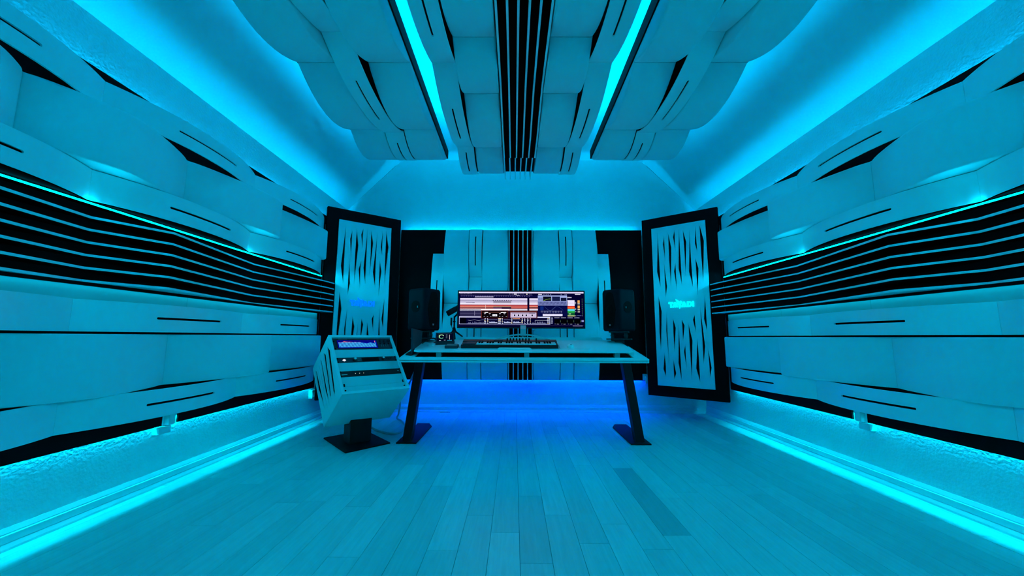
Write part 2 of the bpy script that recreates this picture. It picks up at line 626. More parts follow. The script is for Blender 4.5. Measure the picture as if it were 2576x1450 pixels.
for side, sg in (('left', -1), ('right', 1)):
    M = (lambda sg: (lambda t, s, h: (sg * (BX - h), t, s)))(sg)
    T = thing('acoustic_wall_panel', 'woven white acoustic panel covering the %s wall with black wavy slats' % side, 'acoustic panel', (sg * BX, 1.9, 0.367))
    # backing board with a notch for the outlet
    na, nb = (2.44, 2.555) if sg < 0 else (2.64, 2.755)
    outline = [(Y0P, 0.367), (na, 0.367), (na, 0.47), (nb, 0.47), (nb, 0.367), (4.255, 0.367), (4.255, 2.20), (4.66, 2.20), (4.66, 2.295), (Y0P, 2.295)]
    mk('backing_board', prism([outline], M, 0.0, -0.012), 'black_board', T)
    for r, (a, b) in enumerate(ROWS):
        for i in range(4):
            c = (RJ[i] + RJ[i + 1]) / 2
            mk('ribbon_panel', ribbon(M, RJ[i] + 0.0005, RJ[i + 1] - 0.0005, a, b, (c - 0.243, c + 0.243)), 'white_lacquer', T, smooth=True)
    for a, b in FROWS:
        for pr in FP:
            mk('fabric_panel', fabric(M, pr, a, b), 'white_fabric', T, smooth=True, angle=55)
    for z in SLZ[:-1]:
        slat(M, SLATP, z, parent=T)
    # lowest slat has a light underside
    zb = SLZ[-1]
    low = mk('slat', (lambda P: ([M(t, zb + dz, hh) for t, h in P for dz, hh in ((-.006, 0), (-.006, h), (.006, h), (.006, 0))],
             [[4 * i + j, 4 * i + (j + 1) % 4, 4 * i + 4 + (j + 1) % 4, 4 * i + 4 + j] for i in range(len(P) - 1) for j in range(4)] + [[0, 1, 2, 3], [4 * len(P) - 1 - j for j in range(4)]]))(SLATP), 'white_lacquer', T)
    lab(low, 'lowest slat, light underneath')
    # straight cover strip and its black lip
    for a, b in ((Y0P, 1.25), (1.252, 2.49), (2.492, 3.33), (3.332, 4.16)):
        mk('cover_strip', box(min(sg * (BX - 0.03), sg * BX), max(sg * (BX - 0.03), sg * BX), a, b, 1.085, 1.165), 'diffuser_panel', T, bevel=0.002)
    mk('shadow_lip', box(min(sg * 2.186, sg * 2.192), max(sg * 2.186, sg * 2.192), Y0P, 4.16, 1.163, 1.179), 'black_board', T)
    # added black baffle, keeps the LED light off the ribbon backs and edges
    ro, nn_ = [], 24
    for i in range(4):
        for q in range(nn_ + (i == 3)):
            t = RJ[i] + (RJ[i + 1] - RJ[i]) * q / nn_
            ro.append((t, 0.032 + 0.118 * (1 - abs(2.0 * q / nn_ - 1) ** 2.2) - 0.0008))
    mk('light_baffle', prism([ro + [(RJ[-1], 0.0005), (RJ[0], 0.0005)]], (lambda sg: (lambda u, v, d: (sg * (BX - v), u, d)))(sg), 1.5865, 1.5915), 'matte_black', T)
    # strips
    def strip(name, x0, x1, z0, z1, mat, label, ya=Y0P + 0.02, yb=4.20, up=True):
        led_strip(min(sg * x0, sg * x1), max(sg * x0, sg * x1), ya, yb, z1 if up else z0, mat, label, up)
    strip('led_strip', 2.2725, 2.2785, 2.249, 2.253, 'led_cyan_wall_top', 'cyan LED strip hidden along the top edge of the %s wall panel' % side, yb=4.66)
    strip('led_strip', 2.2730, 2.2785, 0.404, 0.408, 'led_cyan_wall_bottom', 'cyan LED strip hidden along the bottom edge of the %s wall panel' % side, up=False)
    O = thing('led_strip', 'thin bright cyan LED line above the slats of the %s wall' % side, 'led strip', (sg * 2.225, 1.83, 1.57), 'LED strips behind the panels')
    ya, yb = Y0P + 0.02, 4.16
    mk('profile_rail', box(min(sg * 2.2005, sg * 2.2495), max(sg * 2.2005, sg * 2.2495), ya, yb, 1.5695, 1.5785), 'matte_black', O)
    mk('glowing_face', ([(sg * 2.200, ya, 1.5700), (sg * 2.200, yb, 1.5700), (sg * 2.200, yb, 1.5780), (sg * 2.200, ya, 1.5780)], [[0, 1, 2, 3]]), 'led_cyan_mid_up', O)
    mk('glowing_face', quad(min(sg * 2.201, sg * 2.212), max(sg * 2.201, sg * 2.212), ya, yb, 1.5790), 'led_cyan_mid_top', O)
    strip('led_strip', 2.196, 2.208, 1.1735, 1.1775, 'led_cyan_mid_low', 'cyan LED strip hidden under the lowest slat of the %s wall' % side, yb=4.15, up=False)
    # outlet in the notch
    yc = (na + nb) / 2
    S = thing('wall_outlet', 'white cable outlet below the middle of the %s wall panel' % side, 'outlet', (sg * XW, yc, 0.30))
    mk('plate', box(min(sg * 2.258, sg * 2.2655), max(sg * 2.258, sg * 2.2655), yc - 0.05, yc + 0.05, 0.36, 0.47), 'white_plastic', S, bevel=0.003)
    mk('plug', box(min(sg * 2.225, sg * 2.262), max(sg * 2.225, sg * 2.262), yc - 0.035, yc + 0.005, 0.365, 0.46), 'white_plastic', S, bevel=0.004)
    mk('adapter', box(min(sg * 2.235, sg * 2.279), max(sg * 2.235, sg * 2.279), yc - 0.085, yc - 0.005, 0.318, 0.362), 'white_plastic', S, bevel=0.003)

# small far outlet beside the rack, and one at the desk wall
S = tag(mk('wall_outlet', join([box(-2.279, -2.235, 4.205, 4.32, 0.255, 0.34), box(-2.235, -2.225, 4.22, 4.25, 0.27, 0.325)]), 'white_plastic', bevel=0.003),
        'white cable outlet on the left wall beside the rack cabinet', 'outlet')
S = thing('wall_outlet', 'small white socket under the black board beside the right corner panel', 'outlet', (1.53, 4.83, 0.36))
mk('plate', box(1.495, 1.565, 4.79, 4.838, 0.40, 0.475), 'white_plastic', S, bevel=0.004)
mk('plug', box(1.512, 1.548, 4.765, 4.79, 0.365, 0.45), 'white_plastic', S, bevel=0.004)

# ================================================================== FRONT WALL PANEL
FY = 4.84
FX = -0.006
MF = lambda t, s, h: (FX + s, FY - h, t)
T = thing('acoustic_wall_panel', 'woven white acoustic panel on black board behind the computer monitor', 'acoustic panel', (0, FY, 0.385))
mk('backing_board', box(-1.55, 1.55, FY, FY + 0.014, 0.392, 2.29), 'black_board', T)
for sg in (-1, 1):
    Mm = (lambda sg: (lambda t, s, h: (FX + sg * s, FY - h, t)))(sg)
    for s0, s1 in ((0.158, 0.480), (0.655, 0.962)):
        mk('fabric_panel', fabric(Mm, dome(1.338, 2.284, 0.03, 0.14), s0, s1), 'white_fabric', T, smooth=True, angle=55)
        mk('fabric_panel', fabric(Mm, dome(0.398, 1.334, 0.03, 0.13), s0, s1), 'white_fabric', T, smooth=True, angle=55)
    mk('ribbon_panel', ribbon(Mm, 1.672, 2.29, 0.488, 0.647, (1.805, 2.185), hmid=0.125), 'white_lacquer', T, smooth=True)
    mk('ribbon_panel', ribbon(Mm, 0.396, 1.668, 0.488, 0.647, (0.80, 1.31), hmid=0.125), 'white_lacquer', T, smooth=True)
    mk('ribbon_panel', ribbon(Mm, 0.80, 1.97, 0.968, 1.115, (1.15, 1.62), hmid=0.12), 'white_lacquer', T, smooth=True)
FSL = [(0.390, 0.06), (0.9, 0.05), (1.35, 0.12), (1.85, 0.05), (2.295, 0.12)]
for i in range(6):
    slat(MF, FSL, -0.145 + 0.0582 * i, parent=T, thick=0.013)
led_strip(-1.5, 1.5, 4.8625, 4.8695, 2.238, 'led_cyan_front', 'cyan LED strip hidden along the top of the desk wall board')
led_strip(-1.5, 1.5, 4.857, 4.872, 0.397, 'led_blue_front', 'blue LED strip hidden under the desk wall board', up=False)

# ================================================================== CORNER PANELS
SLOTS = [[(0.2, 2.198), (0.204, 1.736), (0.206, 1.512), (0.17, 1.713)], [(0.273, 2.148), (0.274, 1.995), (0.273, 1.825), (0.254, 2.043)], [(0.259, 1.809), (0.281, 1.524), (0.26, 1.386), (0.257, 1.562)], [(0.321, 2.183), (0.35, 1.984), (0.326, 1.507), (0.318, 1.82)], [(0.397, 2.195), (0.395, 2.062), (0.398, 1.927), (0.375, 2.113)], [(0.389, 1.799), (0.389, 1.645), (0.392, 1.46), (0.368, 1.695)], [(0.446, 2.207), (0.449, 1.851), (0.45, 1.525), (0.421, 1.719)], [(0.489, 2.181), (0.52, 2.03), (0.494, 1.629), (0.495, 1.892)], [(0.564, 2.166), (0.562, 1.837), (0.568, 1.488), (0.533, 1.677)], [(0.629, 2.207), (0.631, 2.037), (0.633, 1.897), (0.612, 1.999)], [(0.608, 1.831), (0.636, 1.701), (0.612, 1.385), (0.61, 1.601)], [(0.672, 2.211), (0.709, 2.013), (0.677, 1.53), (0.672, 1.823)], [(0.174, 1.419), (0.205, 1.227), (0.177, 0.744), (0.167, 0.983)], [(0.265, 1.238), (0.261, 1.0), (0.266, 0.596), (0.246, 1.005)], [(0.329, 1.148), (0.356, 1.031), (0.329, 0.739), (0.325, 0.973)], [(0.392, 1.081), (0.391, 0.841), (0.395, 0.411), (0.365, 0.631)], [(0.428, 1.125), (0.454, 1.056), (0.429, 0.869), (0.427, 0.973)], [(0.495, 1.086), (0.53, 0.886), (0.501, 0.435), (0.497, 0.8)], [(0.568, 1.182), (0.57, 1.076), (0.569, 0.977), (0.546, 1.12)], [(0.629, 1.283), (0.658, 0.828), (0.633, 0.618), (0.632, 0.887)], [(0.685, 1.386), (0.688, 1.194), (0.688, 0.996), (0.662, 1.126)], [(0.217, 0.751), (0.225, 0.581), (0.221, 0.462), (0.194, 0.552)], [(0.31, 0.679), (0.337, 0.512), (0.312, 0.439), (0.309, 0.532)], [(0.451, 0.85), (0.451, 0.712), (0.452, 0.553), (0.432, 0.759)], [(0.583, 0.917), (0.587, 0.683), (0.587, 0.43), (0.552, 0.576)], [(0.685, 0.822), (0.71, 0.593), (0.69, 0.479), (0.688, 0.604)]]
LOGO = [[[(0.288, 1.333), (0.344, 1.333), (0.344, 1.312), (0.326, 1.312), (0.326, 1.267), (0.307, 1.267), (0.307, 1.312), (0.288, 1.312)]],
        [[(0.355, 1.331), (0.373, 1.331), (0.397, 1.268), (0.379, 1.268), (0.364, 1.302), (0.350, 1.268), (0.332, 1.268)]],
        [[(0.365, 1.287), (0.372, 1.268), (0.358, 1.268)]],
        [[(0.369, 1.367), (0.413, 1.336), (0.439, 1.331), (0.438, 1.312), (0.424, 1.305), (0.431, 1.297), (0.427, 1.281), (0.412, 1.248), (0.404, 1.272), (0.404, 1.284), (0.385, 1.311), (0.382, 1.331)]],
        [[(0.424, 1.346), (0.44, 1.336), (0.435, 1.333), (0.424, 1.337)]],
        [[(0.452, 1.331), (0.47, 1.331), (0.491, 1.268), (0.474, 1.268), (0.460, 1.302), (0.446, 1.268), (0.430, 1.268)]],
        [[(0.461, 1.287), (0.469, 1.268), (0.453, 1.268)]],
        [[(0.494, 1.332), (0.527, 1.332), (0.543, 1.323), (0.548, 1.301), (0.543, 1.280), (0.527, 1.268), (0.494, 1.268)],
         [(0.511, 1.317), (0.523, 1.317), (0.533, 1.302), (0.523, 1.284), (0.511, 1.284)]],
        [[(0.551, 1.333), (0.569, 1.333), (0.569, 1.268), (0.551, 1.268)]]]
PI_, PO = Vector((1.525, 4.735)), Vector((2.2, 4.2))
EV = (PO - PI_).normalized()
NV = Vector((-abs(EV.y), -abs(EV.x)))     # towards the room, right panel
PL = (PO - PI_).length


def baffle_map(sg):
    def f(s, z, d):
        ss = s if sg > 0 else PL - s       # the pattern reads the same way on both sides
        p = PI_ + EV * ss + NV * d
        return (sg * p.x, p.y, z)
    return f


for side, sg in (('left', -1), ('right', 1)):
    f = baffle_map(sg)
    c = f(PL / 2, 0.236, 0)
    T = thing('corner_panel', 'black framed white panel with slanted cut-outs and %s glowing logo, %s corner' % ('blue' if sg < 0 else 'cyan', side), 'acoustic panel', c)
    fr = [(0, 0.236), (PL, 0.236), (PL, 2.387), (0, 2.387)]
    mk('frame_board', prism([fr], f, -0.05, 0.0), 'black_board', T, bevel=0.003)
    o0, o1 = (0.124, 0.734) if sg > 0 else (0.124, 0.734)
    outl = [(o0, 0.361), (o1, 0.361), (o1, 2.253), (o0, 2.253)]
    mk('cutout_panel', prism([outl] + [s[::-1] for s in SLOTS], f, 0.003, 0.019), 'white_lacquer', T)
    for lp in LOGO:
        mk('logo_letter', prism(lp, f, 0.019, 0.027), 'logo_cyan' if sg > 0 else 'logo_blue', T)
    # short spacers that carry it off the two walls
    mk('bracket', prism([[(0.2, 0.6), (0.66, 0.6), (0.66, 0.68), (0.2, 0.68)]], f, -0.12, -0.05), 'black_metal', T)
    mk('bracket', prism([[(0.2, 1.95), (0.66, 1.95), (0.66, 2.03), (0.2, 2.03)]], f, -0.12, -0.05), 'black_metal', T)

# ================================================================== CEILING CLOUDS
CZ, CS = 2.80, -0.037
CYB = -0.5
MC = lambda t, s, h: (CS + s, t, CZ - h)
for side, sg in (('left', -1), ('right', 1)):
    Mm = (lambda sg: (lambda t, s, h: (CS + sg * s, t, CZ - h)))(sg)
    T = thing('ceiling_cloud', 'hanging white acoustic ceiling panel on the %s, woven domes with one ribbon' % side, 'ceiling panel', (sg * 1.16 + CS, 1.7, CZ - 0.15))
    mk('backing_board', box(min(CS + sg * 0.755, CS + sg * 1.555), max(CS + sg * 0.755, CS + sg * 1.555), CYB, 3.884, CZ, CZ + 0.09), 'black_board', T)
    for a, b, pk in ((-0.18, 0.684, .14), (0.688, 1.55, .14), (1.554, 2.416, .14), (2.42, 3.278, .14), (3.282, 3.862, .115)):
        mk('fabric_panel', fabric(Mm, dome(a, b, 0.015, pk), 0.765, 1.058), 'white_fabric', T, smooth=True, angle=55)
        mk('fabric_panel', fabric(Mm, dome(a, b, 0.015, pk), 1.242, 1.545), 'white_fabric', T, smooth=True, angle=55)
    mk('ribbon_panel', ribbon(Mm, -0.21, 0.959, 1.066, 1.234, (0.13, 0.616), hmid=0.14), 'white_lacquer', T, smooth=True)
    mk('ribbon_panel', ribbon(Mm, 0.961, 2.129, 1.066, 1.234, (1.30, 1.79), hmid=0.14), 'white_lacquer', T, smooth=True)
    mk('ribbon_panel', ribbon(Mm, 2.131, 3.299, 1.066, 1.234, (2.455, 2.935), hmid=0.14), 'white_lacquer', T, smooth=True)
    mk('ribbon_panel', ribbon(Mm, 3.301, 3.862, 1.066, 1.234, (3.40, 3.76), hmid=0.113, hend=0.02), 'white_lacquer', T, smooth=True)
    for xx in (1.02, 1.40):
        for yy in (0.3, 1.8, 3.3):
            mk('hanger_rod', tube([(CS + sg * xx, yy, CZ + 0.09), (CS + sg * xx, yy, ZC - 0.002)], 0.004, 6), 'grey_metal', T)
    for xx, wh in ((0.785, 'inner'), (1.43, 'outer')):
        led_strip(CS + sg * xx - 0.008, CS + sg * xx + 0.008, CYB + 0.03, 3.83, CZ + 0.0935, 'led_cyan_cloud' if wh == 'inner' else 'led_cyan_cloud_outer',
                  'cyan LED strip on top of the %s ceiling panel, %s edge' % (side, wh))

T = thing('ceiling_cloud', 'hanging white acoustic ceiling panel in the middle with long black slats', 'ceiling panel', (CS, 1.8, CZ - 0.15))
mk('backing_board', box(CS - 0.618, CS + 0.618, CYB, 4.20, CZ, CZ + 0.04), 'black_board', T)
for sg in (-1, 1):
    Mm = (lambda sg: (lambda t, s, h: (CS + sg * s, t, CZ - h)))(sg)
    for a, b, pk in ((-0.10, 0.76, .14), (0.764, 1.326, .12), (1.33, 2.186, .14), (2.19, 2.75, .12), (2.754, 3.60, .14), (3.604, 4.195, .115)):
        mk('fabric_panel', fabric(Mm, dome(a, b, 0.018, pk), 0.165, 0.440), 'white_fabric', T, smooth=True, angle=55)
    for a, b, s0, s1, hm in ((0.061, 1.229, .40, .88, .14), (1.231, 2.399, 1.575, 2.06, .14), (2.401, 3.569, 2.775, 3.245, .14), (3.571, 4.195, 3.62, 3.95, .12)):
        mk('ribbon_panel', ribbon(Mm, a, b, 0.450, 0.612, (s0, s1), hmid=hm), 'white_lacquer', T, smooth=True)
    for yy in (0.3, 1.8, 3.4):
        mk('hanger_rod', tube([(CS + sg * 0.25, yy, CZ + 0.04), (CS + sg * 0.25, yy, ZC - 0.002)], 0.004, 6), 'grey_metal', T)
    led_strip(CS + sg * 0.585 - 0.008, CS + sg * 0.585 + 0.008, CYB + 0.03, 4.15, CZ + 0.0435, 'led_cyan_cloud',
              'cyan LED strip on top of the middle ceiling panel, %s edge' % ('left' if sg < 0 else 'right'))
CSL1 = [(CYB, .11), (0.5, .13), (1.1, .06), (1.8, .13), (2.6, .07), (3.2, .13), (3.63, .115)]
CSL2 = [(3.632, .115), (3.9, .10), (4.225, .085)]
for i in range(6):
    slat(MC, CSL1, -0.150 + 0.0605 * i, parent=T, thick=0.013)
    slat(MC, CSL2, -0.153 + 0.0605 * i - 0.004 * i, parent=T, thick=0.013)

# ================================================================== DESK
SL = 0.163
DZ, DY = 0.7295, 3.36
CA = 1 / math.sqrt(1 + SL * SL)
SA = SL * CA


def DP(x, y, n=0.0):
    """point over the sloping desk top: plan position x, y and n above the slab"""
    return Vector((x, y - n * SA, DZ + SL * (y - DY) + n * CA))


T = thing('studio_desk', 'white studio desk with raised keyboard deck and slanted black legs', 'desk', (0, 3.8, 0))
fd = lambda u, v, d: DP(u, v, d)
hx = 1.085
outl = [(-hx + 0.02, DY), (hx - 0.02, DY), (hx - 0.006, DY + 0.006), (hx, DY + 0.02), (hx, 4.05), (-hx, 4.05), (-hx, DY + 0.02), (-hx + 0.006, DY + 0.006)]
hole = [(-0.97, 3.435), (-0.97, 3.93), (0.97, 3.93), (0.97, 3.435)]
mk('table_top', prism([outl, hole], fd, -0.014, 0.0), 'desk_white', T, bevel=0.002)
mk('lower_board', prism([outl], fd, -0.032, -0.018), 'desk_white', T, bevel=0.002)
mk('shadow_gap', prism([[(-hx + .01, DY + .01), (hx - .01, DY + .01), (hx - .01, 4.04), (-hx + .01, 4.04)]], fd, -0.018, -0.0135), 'black_metal', T)
mk('recess_lining', join([prism([[(-0.972, 3.90), (0.972, 3.90), (0.972, 3.935), (-0.972, 3.935)]], fd, -0.012, 0.031),
                          prism([[(-0.969, 3.437), (0.969, 3.437), (0.969, 3.9), (-0.969, 3.9)]], fd, -0.0134, -0.0115)]), 'deep_black', T)
up_out = [(-0.94, 3.475), (0.94, 3.475), (0.985, 3.50), (1.0, 3.60), (1.0, 4.06), (-1.0, 4.06), (-1.0, 3.60), (-0.985, 3.50)]
mk('keyboard_deck', prism([up_out], fd, 0.030, 0.044), 'desk_white', T, bevel=0.003)
for x in (-0.76, 0.03, 0.84):
    mk('spacer', prism([[(x - 0.022, 3.487), (x + 0.022, 3.487), (x + 0.022, 3.56), (x - 0.022, 3.56)]], fd, -0.012, 0.0305), 'stand_silver', T)
mk('rear_deck', box(-0.95, 0.95, 4.0, 4.36, 0.775, 0.795), 'desk_white', T, bevel=0.003)
rs = rrect(-0.915, 0.868, 0.860, 0.916, 0.027, 6)
mk('riser_shelf', prism([rs], lambda u, v, d: (u, 4.18 + d, v), 0.0, 0.14), 'desk_white', T)
for x in (-0.68, -0.25, 0.40, 0.665):
    mk('shelf_support', box(x - 0.022, x + 0.022, 4.20, 4.30, 0.795, 0.8605), 'stand_silver', T, bevel=0.003)
for sg in (-1, 1):
    xo, xi = sg * 1.10, sg * 0.925
    ft = [(xo, 3.45), (xi, 3.45), (xi, 4.08), (xi + sg * 0.05, 4.2), (xo, 4.2)]
    leg_b = [(sg * 1.06, 3.50, 0.012), (sg * 0.985, 3.50, 0.012), (sg * 0.985, 3.60, 0.012), (sg * 1.06, 3.60, 0.012)]
    zt = lambda y: DZ + SL * (y - DY) - 0.034
    leg_t = [(sg * 1.035, 3.80, zt(3.80)), (sg * 0.955, 3.80, zt(3.80)), (sg * 0.955, 3.91, zt(3.91)), (sg * 1.035, 3.91, zt(3.91))]
    lg = mk('leg', hexa(leg_b, leg_t), 'black_metal', T, bevel=0.004)
    mk('foot_plate', prism([ft], lambda u, v, d: (u, v, d), 0.0, 0.012), 'black_metal', lg, bevel=0.003)
mk('cross_beam', box(-0.95, 0.95, 3.84, 3.90, 0.70, 0.755), 'black_metal', T, bevel=0.003)
for sg in (-1, 1):
    mk('rear_arm', box(min(sg * .86, sg * .94), max(sg * .86, sg * .94), 3.88, 4.30, 0.735, 0.775), 'black_metal', T, bevel=0.003)

# ---- keyboard
fk = lambda u, v, d: DP(u, v, 0.0445 + d)
K = thing('midi_keyboard', 'black music keyboard with white keys on the desk in front of the monitor', 'keyboard', DP(-0.12, 3.7, 0.0445))
side_prof = [(3.60, 0.0), (3.60, 0.026), (3.606, 0.032), (3.72, 0.036), (3.73, 0.044), (3.80, 0.050), (3.805, 0.0)]
mk('body', hexa([DP(-0.575, y, .0445 + n) for y, n in side_prof], [DP(0.325, y, .0445 + n) for y, n in side_prof]), 'black_plastic', K, bevel=0.002)
mk('control_block', prism([[(-0.56, 3.62), (-0.445, 3.62), (-0.445, 3.715), (-0.53, 3.715)]], fk, 0.030, 0.042), 'dark_blue_grey', K, bevel=0.002)
nk = 29
kx0, kx1 = -0.435, 0.305
kw = (kx1 - kx0) / nk
for i in range(nk):
    a = kx0 + i * kw
    mk('white_key', prism([[(a + .0008, 3.615), (a + kw - .0008, 3.615), (a + kw - .0008, 3.715), (a + .0008, 3.715)]], fk, 0.030, 0.041), 'key_white', K)
for i in range(nk - 1):
    if i % 7 in (2, 6):
        continue
    a = kx0 + (i + 1) * kw
    mk('black_key', prism([[(a - .0075, 3.640), (a + .0075, 3.640), (a + .0075, 3.715), (a - .0075, 3.715)]], fk, 0.040, 0.050), 'deep_black', K)
for i in range(9):
    x = -0.15 + i * 0.03 if i < 8 else 0.13
    p = DP(x, 3.765, 0.0445 + 0.046)
    mk('knob', tube([p, p + Vector((0, -SA * .02, CA * .02)), p + Vector((0, -SA * .022, CA * .022))], [.0075, .0068, .005], 10), 'deep_black', K)
mk('display', prism([[(-0.28, 3.74), (-0.19, 3.74), (-0.19, 3.79), (-0.28, 3.79)]], fk, 0.043, 0.0512), 'dark_blue_grey', K)
pl_ = [(-0.235, 3.53), (0.075, 3.53), (0.06, 3.585), (-0.22, 3.585)]
tag(mk('palm_rest', prism([pl_], fd, 0.0445, 0.058), 'desk_white', bevel=0.003), 'short white palm rest in front of the music keyboard', 'palm rest')

# ---- monitor
MY = 4.12
O = thing('computer_monitor', 'very wide black computer monitor showing music software', 'monitor', DP(-0.01, 3.98, 0.0445))
mx0, mx1, mz0, mz1 = -0.694, 0.676, 1.009, 1.4165
mk('housing', box(mx0, mx1, MY, MY + 0.035, mz0, mz1), 'black_plastic', O, bevel=0.004)
mk('back_bulge', box(-0.25, 0.23, MY + 0.03, MY + 0.075, 1.06, 1.34), 'black_plastic', O, bevel=0.012)

RECT = []


def sr(c):
    return tuple((v / 255.0) ** 2.2 for v in c)


def rc(x0, y0, x1, y1, c, lay=0, e=1.0):
    RECT.append((x0, y0, x1, y1, tuple(v * e for v in sr(c)), lay))


def picture(name, fm, rects, parent, eps=0.00025):
    V, F, C = [], [], []
    for x0, y0, x1, y1, c, lay in rects:
        n = len(V)
        V += [fm(x0, y1, lay * eps), fm(x1, y1, lay * eps), fm(x1, y0, lay * eps), fm(x0, y0, lay * eps)]
        F.append([n, n + 1, n + 2, n + 3])
        C.append(c)
    cc = sum((Vector(v) for v in V), Vector()) / len(V)
    me = bpy.data.meshes.new(name)
    me.from_pydata([Vector(v) - cc for v in V], [], F)
    ca = me.color_attributes.new('Col', 'FLOAT_COLOR', 'CORNER')
    for i, c in enumerate(C):
        for j in range(4):
            ca.data[4 * i + j].color = (*c, 1.0)
    me.materials.append(MATS['screen_picture'])
    o = bpy.data.objects.new(name, me)
    COL.objects.link(o)
    place(o, cc, parent)
    return o


# coordinates of the picture: 0..2255 across, 0..660 down (offset 170, 130)
def W_(x0, y0, x1, y1, c, lay=1, e=1.0):
    rc(x0 - 170, y0 - 130, x1 - 170, y1 - 130, c, lay, e)


W_(170, 130, 2425, 790, (8, 6, 44), 0)
W_(175, 136, 2422, 163, (214, 205, 238))
W_(173, 136, 190, 162, (240, 238, 250), 2)
for i in range(9):
    W_(190 + i * 25, 170, 205 + i * 25 if i != 2 else 240 + i * 6, 178, (150, 145, 190))
W_(1165, 172, 1218, 186, (230, 225, 245))
for x in (1085, 1110, 1135, 1240, 1290, 1328, 1445, 1470):
    W_(x, 174, x + 8, 184, (150, 145, 190))
W_(1390, 172, 1410, 188, (240, 230, 200))
W_(200, 196, 1500, 202, (92, 84, 130))
W_(1210, 196, 1270, 206, (200, 195, 225), 2)
W_(195, 206, 1590, 240, (16, 16, 62))
for i in range(30):
    W_(218 + i * 42, 215, 234 + i * 42, 222, (110, 105, 150), 2)
W_(463, 226, 797, 240, (190, 184, 220), 3)
TR = [(258, 286, (222, 214, 244)), (286, 291, (120, 108, 150)), (291, 300, (196, 188, 220)), (303, 316, (172, 164, 196)), (318, 330, (205, 198, 228)),
      (333, 345, (222, 214, 240)), (349, 376, (232, 226, 250)), (379, 394, (150, 42, 58)), (394, 404, (206, 92, 84)), (404, 420, (232, 134, 112)),
      (424, 430, (70, 26, 36)), (433, 446, (196, 110, 104)), (457, 470, (236, 232, 250)), (479, 488, (230, 228, 248))]
for xa, xb in ((196, 1408), (1444, 1597)):
    for a, b, c in TR:
        W_(xa, a, xb, b, c)
for i in range(9):
    W_(785 + i * 40, 293, 803 + i * 40, 305, (20, 14, 40), 2)
W_(795, 321, 1117, 331, (30, 22, 50), 2)
W_(795, 340, 1117, 347, (40, 30, 60), 2)
W_(795, 403, 1117, 411, (20, 8, 18), 2)
W_(795, 413, 1117, 422, (236, 190, 150), 2)
W_(795, 425, 1117, 449, (26, 12, 44), 2)
W_(795, 436, 945, 446, (150, 110, 160), 3)
W_(1117, 395, 1408, 446, (186, 88, 84), 2)
W_(300, 335, 420, 341, (120, 112, 150), 2)
W_(420, 337, 460, 344, (60, 50, 90), 2)
W_(655, 383, 659, 455, (250, 230, 220), 3)
W_(196, 446, 1408, 453, (90, 30, 40))
W_(196, 500, 575, 592, (44, 42, 74))
W_(196, 538, 575, 544, (84, 80, 116), 2)
W_(459, 500, 463, 580, (170, 165, 200), 2)
W_(575, 458, 1085, 478, (246, 242, 252), 3)
W_(575, 484, 1066, 632, (92, 40, 36), 3)
W_(592, 498, 1056, 622, (14, 9, 14), 4)
W_(608, 517, 1045, 526, (112, 70, 62), 5)
W_(640, 514, 702, 529, (246, 244, 250), 6)
W_(930, 514, 1025, 529, (246, 244, 250), 6)
W_(782, 556, 866, 594, (236, 236, 250), 5)
W_(806, 566, 812, 586, (30, 30, 40), 6)
W_(836, 566, 842, 586, (30, 30, 40), 6)
for x in (645, 730, 915, 995):
    W_(x - 14, 538, x + 20, 547, (190, 185, 200), 5)
    W_(x - 6, 550, x + 8, 572, (60, 56, 66), 5)
for x in (625, 680, 740, 900, 950, 1020):
    W_(x, 594, x + 24, 604, (130, 124, 140), 5)
W_(1092, 488, 1586, 630, (84, 36, 38), 3)
W_(1106, 522, 1570, 616, (188, 174, 204), 4)
W_(1130, 534, 1440, 540, (120, 110, 140), 5)
W_(1440, 528, 1550, 542, (110, 100, 130), 5)
for x in (1180, 1250, 1323, 1390, 1495):
    W_(x - 22, 556, x + 22, 592, (212, 202, 226), 5)
    W_(x - 13, 560, x + 13, 588, (16, 14, 30), 6)
# bottom device chain
W_(185, 598, 575, 616, (206, 204, 236), 2)
W_(185, 616, 193, 742, (176, 182, 228), 2)
W_(185, 733, 1815, 742, (170, 178, 228), 2)
W_(1804, 600, 1815, 742, (200, 206, 240), 2)
W_(1588, 600, 1815, 620, (206, 210, 240), 2)
W_(200, 622, 312, 728, (6, 8, 20), 2)
rnd = random.Random(3)
for i in range(26):
    x = 340 + i * 12
    W_(x, 664 + 6 * math.sin(i * .5), x + 12, 668 + 6 * math.sin(i * .5), (176, 178, 206), 2)
    h = rnd.uniform(6, 40)
    W_(x + 2, 730 - h, x + 7, 730, (120, 126, 170), 2)
for x0, x1 in ((636, 668), (682, 712), (880, 940), (950, 972), (1118, 1142), (1300, 1330), (1350, 1375), (1400, 1430), (1448, 1475), (1760, 1798)):
    for kx in range(6):
        y = 632 + kx * 17
        W_(x0 + rnd.uniform(0, 8), y, x1 - rnd.uniform(0, 10), y + rnd.uniform(6, 13), (198, 204, 234) if rnd.random() > .25 else (240, 220, 180), 2)
for x0, x1 in ((720, 870), (985, 1110), (1150, 1290)):
    W_(x0, 655, x1, 660, (170, 174, 206), 2)
    W_(x0 + 5, 704, x1, 716, (188, 192, 224), 2)
    for kx in range(8):
        W_(x0 + kx * 14, 684 + rnd.uniform(-4, 12), x0 + kx * 14 + 9, 698 + rnd.uniform(0, 8), (120, 130, 190), 2)
W_(1150, 632, 1275, 640, (226, 150, 110), 3)
for i in range(22):
    x = 1485 + i * 12
    h = 8 + 34 * abs(math.sin(i * 0.9)) * (0.4 + 0.6 * (6 < i < 18))
    W_(x, 728 - h, x + 6, 728, (130, 136, 176), 2)
W_(1545, 664, 1760, 669, (180, 184, 214), 3)
W_(1545, 669, 1550, 700, (180, 184, 214), 3)
